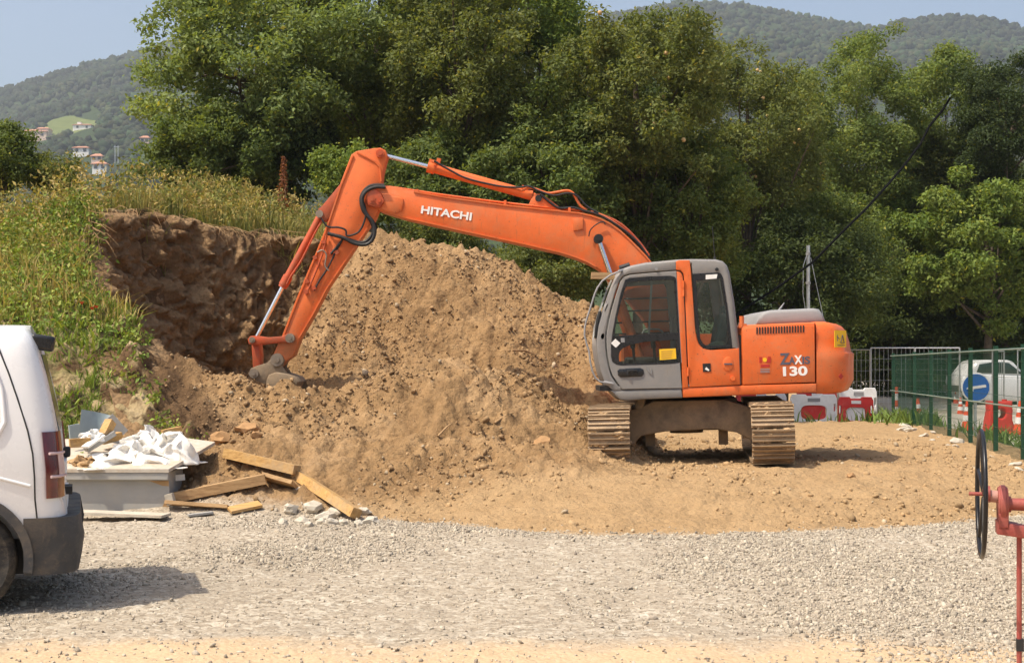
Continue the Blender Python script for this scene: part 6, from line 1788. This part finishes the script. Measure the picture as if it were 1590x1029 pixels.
# rust brown dead dock at the back of the bank
q = P(440, 292, 25.0); root = empty('dead_dock_plant', (q.x, 25.0, gz(q.x, 25.0)), 'rust brown dried seed stalk standing out of the tall grass', 'plant')
hh_ = CAMZ - (243 - 555) / F * 25 - gz(q.x, 25.0)
MB().tube([(0, 0, 0), (.03, 0, hh_ * .5), (.02, 0, hh_)], [.015, .012, .004], 6).build('stem', M['oldwood'], root)
k = 420; u_ = rng.random(k); pp_ = np.stack([rng.normal(0, .05, k) * (1.3 - u_), rng.normal(0, .05, k) * (1.3 - u_), hh_ * (.35 + .65 * u_)], 1)
sh_ = mesh_obj('seed_head', leaves_mesh('seed_head', pp_, rng.normal(size=(k, 3)), rng.uniform(.03, .07, k), np.array([.22, .09, .045]) * rng.uniform(.6, 1.4, (k, 1)), .7), M['leaf'], root); sh_['kind'] = 'stuff'
# small poppies
for px_, py_ in ((127, 479), (143, 476), (150, 470)):
    q = P(px_, py_, 17.6); g_ = gz(q.x, 17.6)
    root = empty('poppy', (q.x, 17.6, g_), 'tiny red poppy among the weeds on the bank', 'flower', 'red poppies on the bank')
    MB().cyl((0, 0, 0), (0, 0, .28), .004, 5).build('stem', M['fence_green'], root)
    MB().cyl((0, 0, .28), (0, 0, .31), .010, 8, .032).build('petals', M['cone_red'], root)

# ------------------------------------------------------------------ loose soil clods, gravel, stones
def mesh_scatter(name, X, Y_, S_, col, base, mat, label, cat, flat=.7, sink=.25, jit=.3):
    Z = terrain(X, Y_)[0]
    sc = np.stack([S_ * rng.uniform(.7, 1.3, len(X)), S_ * rng.uniform(.7, 1.3, len(X)), S_ * flat * rng.uniform(.7, 1.2, len(X))], 1)
    v_, f_, c_ = scatter_blobs(base, np.stack([X, Y_, Z + S_ * (flat * .6 - sink)], 1), sc, jit, col)
    o = mesh_obj(name, np_mesh(name, v_, f_, c_, False), mat)
    return tag(o, label, cat, kind='stuff')
n = 130000
X = rng.uniform(-5.5, 6.5, n); Yy = rng.uniform(13, 23.5, n)
z, mk = terrain(X, Yy, False)
dn = mk['soil'] * (1 - mk['bank']) * (1 - mk['cliff'] * .6) * (.10 + .38 * mk['hm']) * (.55 + .9 * fbm(X, Yy, .9, 3, 301))
k = rng.random(n) < dn; X = X[k]; Yy = Yy[k]; n = len(X); hm = mk['hm'][k]
S_ = np.clip(rng.lognormal(-4.35, .5, n), .006, .06)
# keep clods clear of the tracks
col = (np.array([.32, .205, .105]) * hm[:, None] + np.array([.41, .275, .145]) * (1 - hm[:, None])) * rng.uniform(.75, 1.25, (n, 1)); pale = rng.random(n) < .05; col[pale] = np.array([.46, .36, .24]) * rng.uniform(.8, 1.15, (pale.sum(), 1))
mesh_scatter('soil_clods', X, Yy, S_, col, ICO, M['clod'], 'loose brown clods of soil strewn over the heap and the ground', 'soil clods', jit=.42)
n = 420000
X = rng.uniform(-6.5, 7, n); Yy = 6.6 + 8.6 * rng.random(n) ** 1.15
z, mk = terrain(X, Yy, False)
tyre_l = np.exp(-((X + 2.2 + .4 * (Yy - 9)) / 3.0) ** 2)
dn = (1 - mk['soil']) * np.clip(.40 + .6 * fbm(X, Yy, .55, 4, 321) + .22 * sst((X + 1.5) / 3) - .46 * tyre_l, .05, 1) * (1 - .8 * sst((7.7 - Yy) / .8))
edge = np.exp(-((Yy - np.interp(X, GE_X, GE_Y) + .15) / .25) ** 2) * sst((X + 2.5) / 1); dn = dn + .35 * edge
k = rng.random(n) < dn; X = X[k]; Yy = Yy[k]; n = len(X)
S_ = np.clip(rng.lognormal(-5.0, .48, n), .004, .026)
pick = rng.random(n)
col = np.where((pick < .45)[:, None], np.array([.50, .435, .34]), np.where((pick < .8)[:, None], np.array([.41, .35, .27]), np.array([.31, .26, .205]))) * rng.uniform(.75, 1.2, (n, 1))
mesh_scatter('gravel', X, Yy, S_, col, ICO, M['pebble'], 'pale crushed gravel covering the yard in front', 'gravel', .52, .20, .42)
print('stones', n)
# single stones worth naming
def rock(x, y, s, mat, label, group, name='stone', flat=.7):
    v, f = ICO2; J = 1 + .24 * rng.uniform(-1, 1, (len(v), 1)); vv = v * J
    vv = vv * (1 + .22 * np.sign(vv) * 0) * np.array([s * random.uniform(.9, 1.4), s * random.uniform(.8, 1.1), s * flat])
    me_ = np_mesh(name, vv, f, smooth_all=True); me_.set_sharp_from_angle(angle=R(12)); o = mesh_obj(name, me_, mat)
    o.location = (x, y, gz(x, y) + s * flat * .45); o.rotation_euler = (random.uniform(-.3, .3), random.uniform(-.3, .3), random.uniform(0, 6))
    return tag(o, label, 'stone', group)
for px_, py_, s in ((452, 797, .10), (470, 803, .08), (485, 796, .12), (505, 800, .10), (522, 797, .09), (498, 806, .07), (515, 807, .08), (565, 797, .08), (575, 805, .09), (440, 805, .07), (480, 809, .06), (556, 808, .06), (462, 790, .07), (533, 806, .06)):
    y = 1.6 * F / (py_ + 4 - 555) * .985; rock((px_ - 795) / F * y, y, s * .8, M['stone'], 'pale rounded stone in the pile by the foot of the slanting beam', 'pale stones under the slanting beam')
for k in range(20):
    y = 17.0 + k * .72 + random.uniform(-.2, .2); x = fence_x(y) - .22 + random.uniform(-.3, .12)
    rock(x, y, random.uniform(.04, .12), M['stone'], 'white limestone lump at the foot of the green mesh fence', 'white rubble along the green fence', flat=.45)
soil_m = simple('brown_lump', (.36, .21, .10), .95, 0, .25, 9, .6, 20, .1)
for px_, py_, Y, s, lb in ((842, 745, 16.4, .09, 'round brown boulder on the flat soil left of the tracks'), (1322, 747, 15.8, .06, 'small dark clod alone on the flat soil right of the tracks'), (385, 658, 16.2, .11, 'big clod of earth low in the heap above the beams'), (343, 690, 15.9, .13, 'biggest clod of earth at the right of the grey cabinet'), (398, 703, 15.6, .07, 'brown stone just behind the back beam')):
    x = (px_ - 795) / F * Y; rock(x, Y, s, soil_m if 'pale' not in lb else M['stone'], lb, 'single lumps on the soil', name='boulder')
# a few roots and sticks on the heap
for (a, b, c, d, Y, lb) in ((680, 720, 700, 692, 16.6, 'thin pale stick lying steeply on the lower soil heap'), (795, 506, 832, 490, 20.3, 'thin pale stick stuck in the upper soil heap'), (768, 660, 800, 664, 17.2, 'short root lying flat in the middle of the soil heap')):
    p0 = P(a, b, Y); p1 = P(c, d, Y); p0.z = gz(p0.x, Y) + .03; p1.y = Y + .25; p1.z = gz(p1.x, p1.y) + .07
    thing_mesh('stick', MB().tube([p0, (p0 + p1) / 2 + Vector((.02, 0, .03)), p1], [.016, .013, .006], 6), M['oldwood'], lb, 'stick')

# ------------------------------------------------------------------ the hazy air
hz_ = MB().box((0, 850, 195), (4400, 1960, 480)).build('haze', None)
t = NT('haze_air'); v_ = t.node('ShaderNodeVolumePrincipled'); v_.inputs['Color'].default_value = (.80, .88, .97, 1); v_.inputs['Density'].default_value = .00024; v_.inputs['Anisotropy'].default_value = .2
t.l.new(v_.outputs[0], t.out.inputs['Volume']); hz_.data.materials.append(t.m)
tag(hz_, kind='stuff')
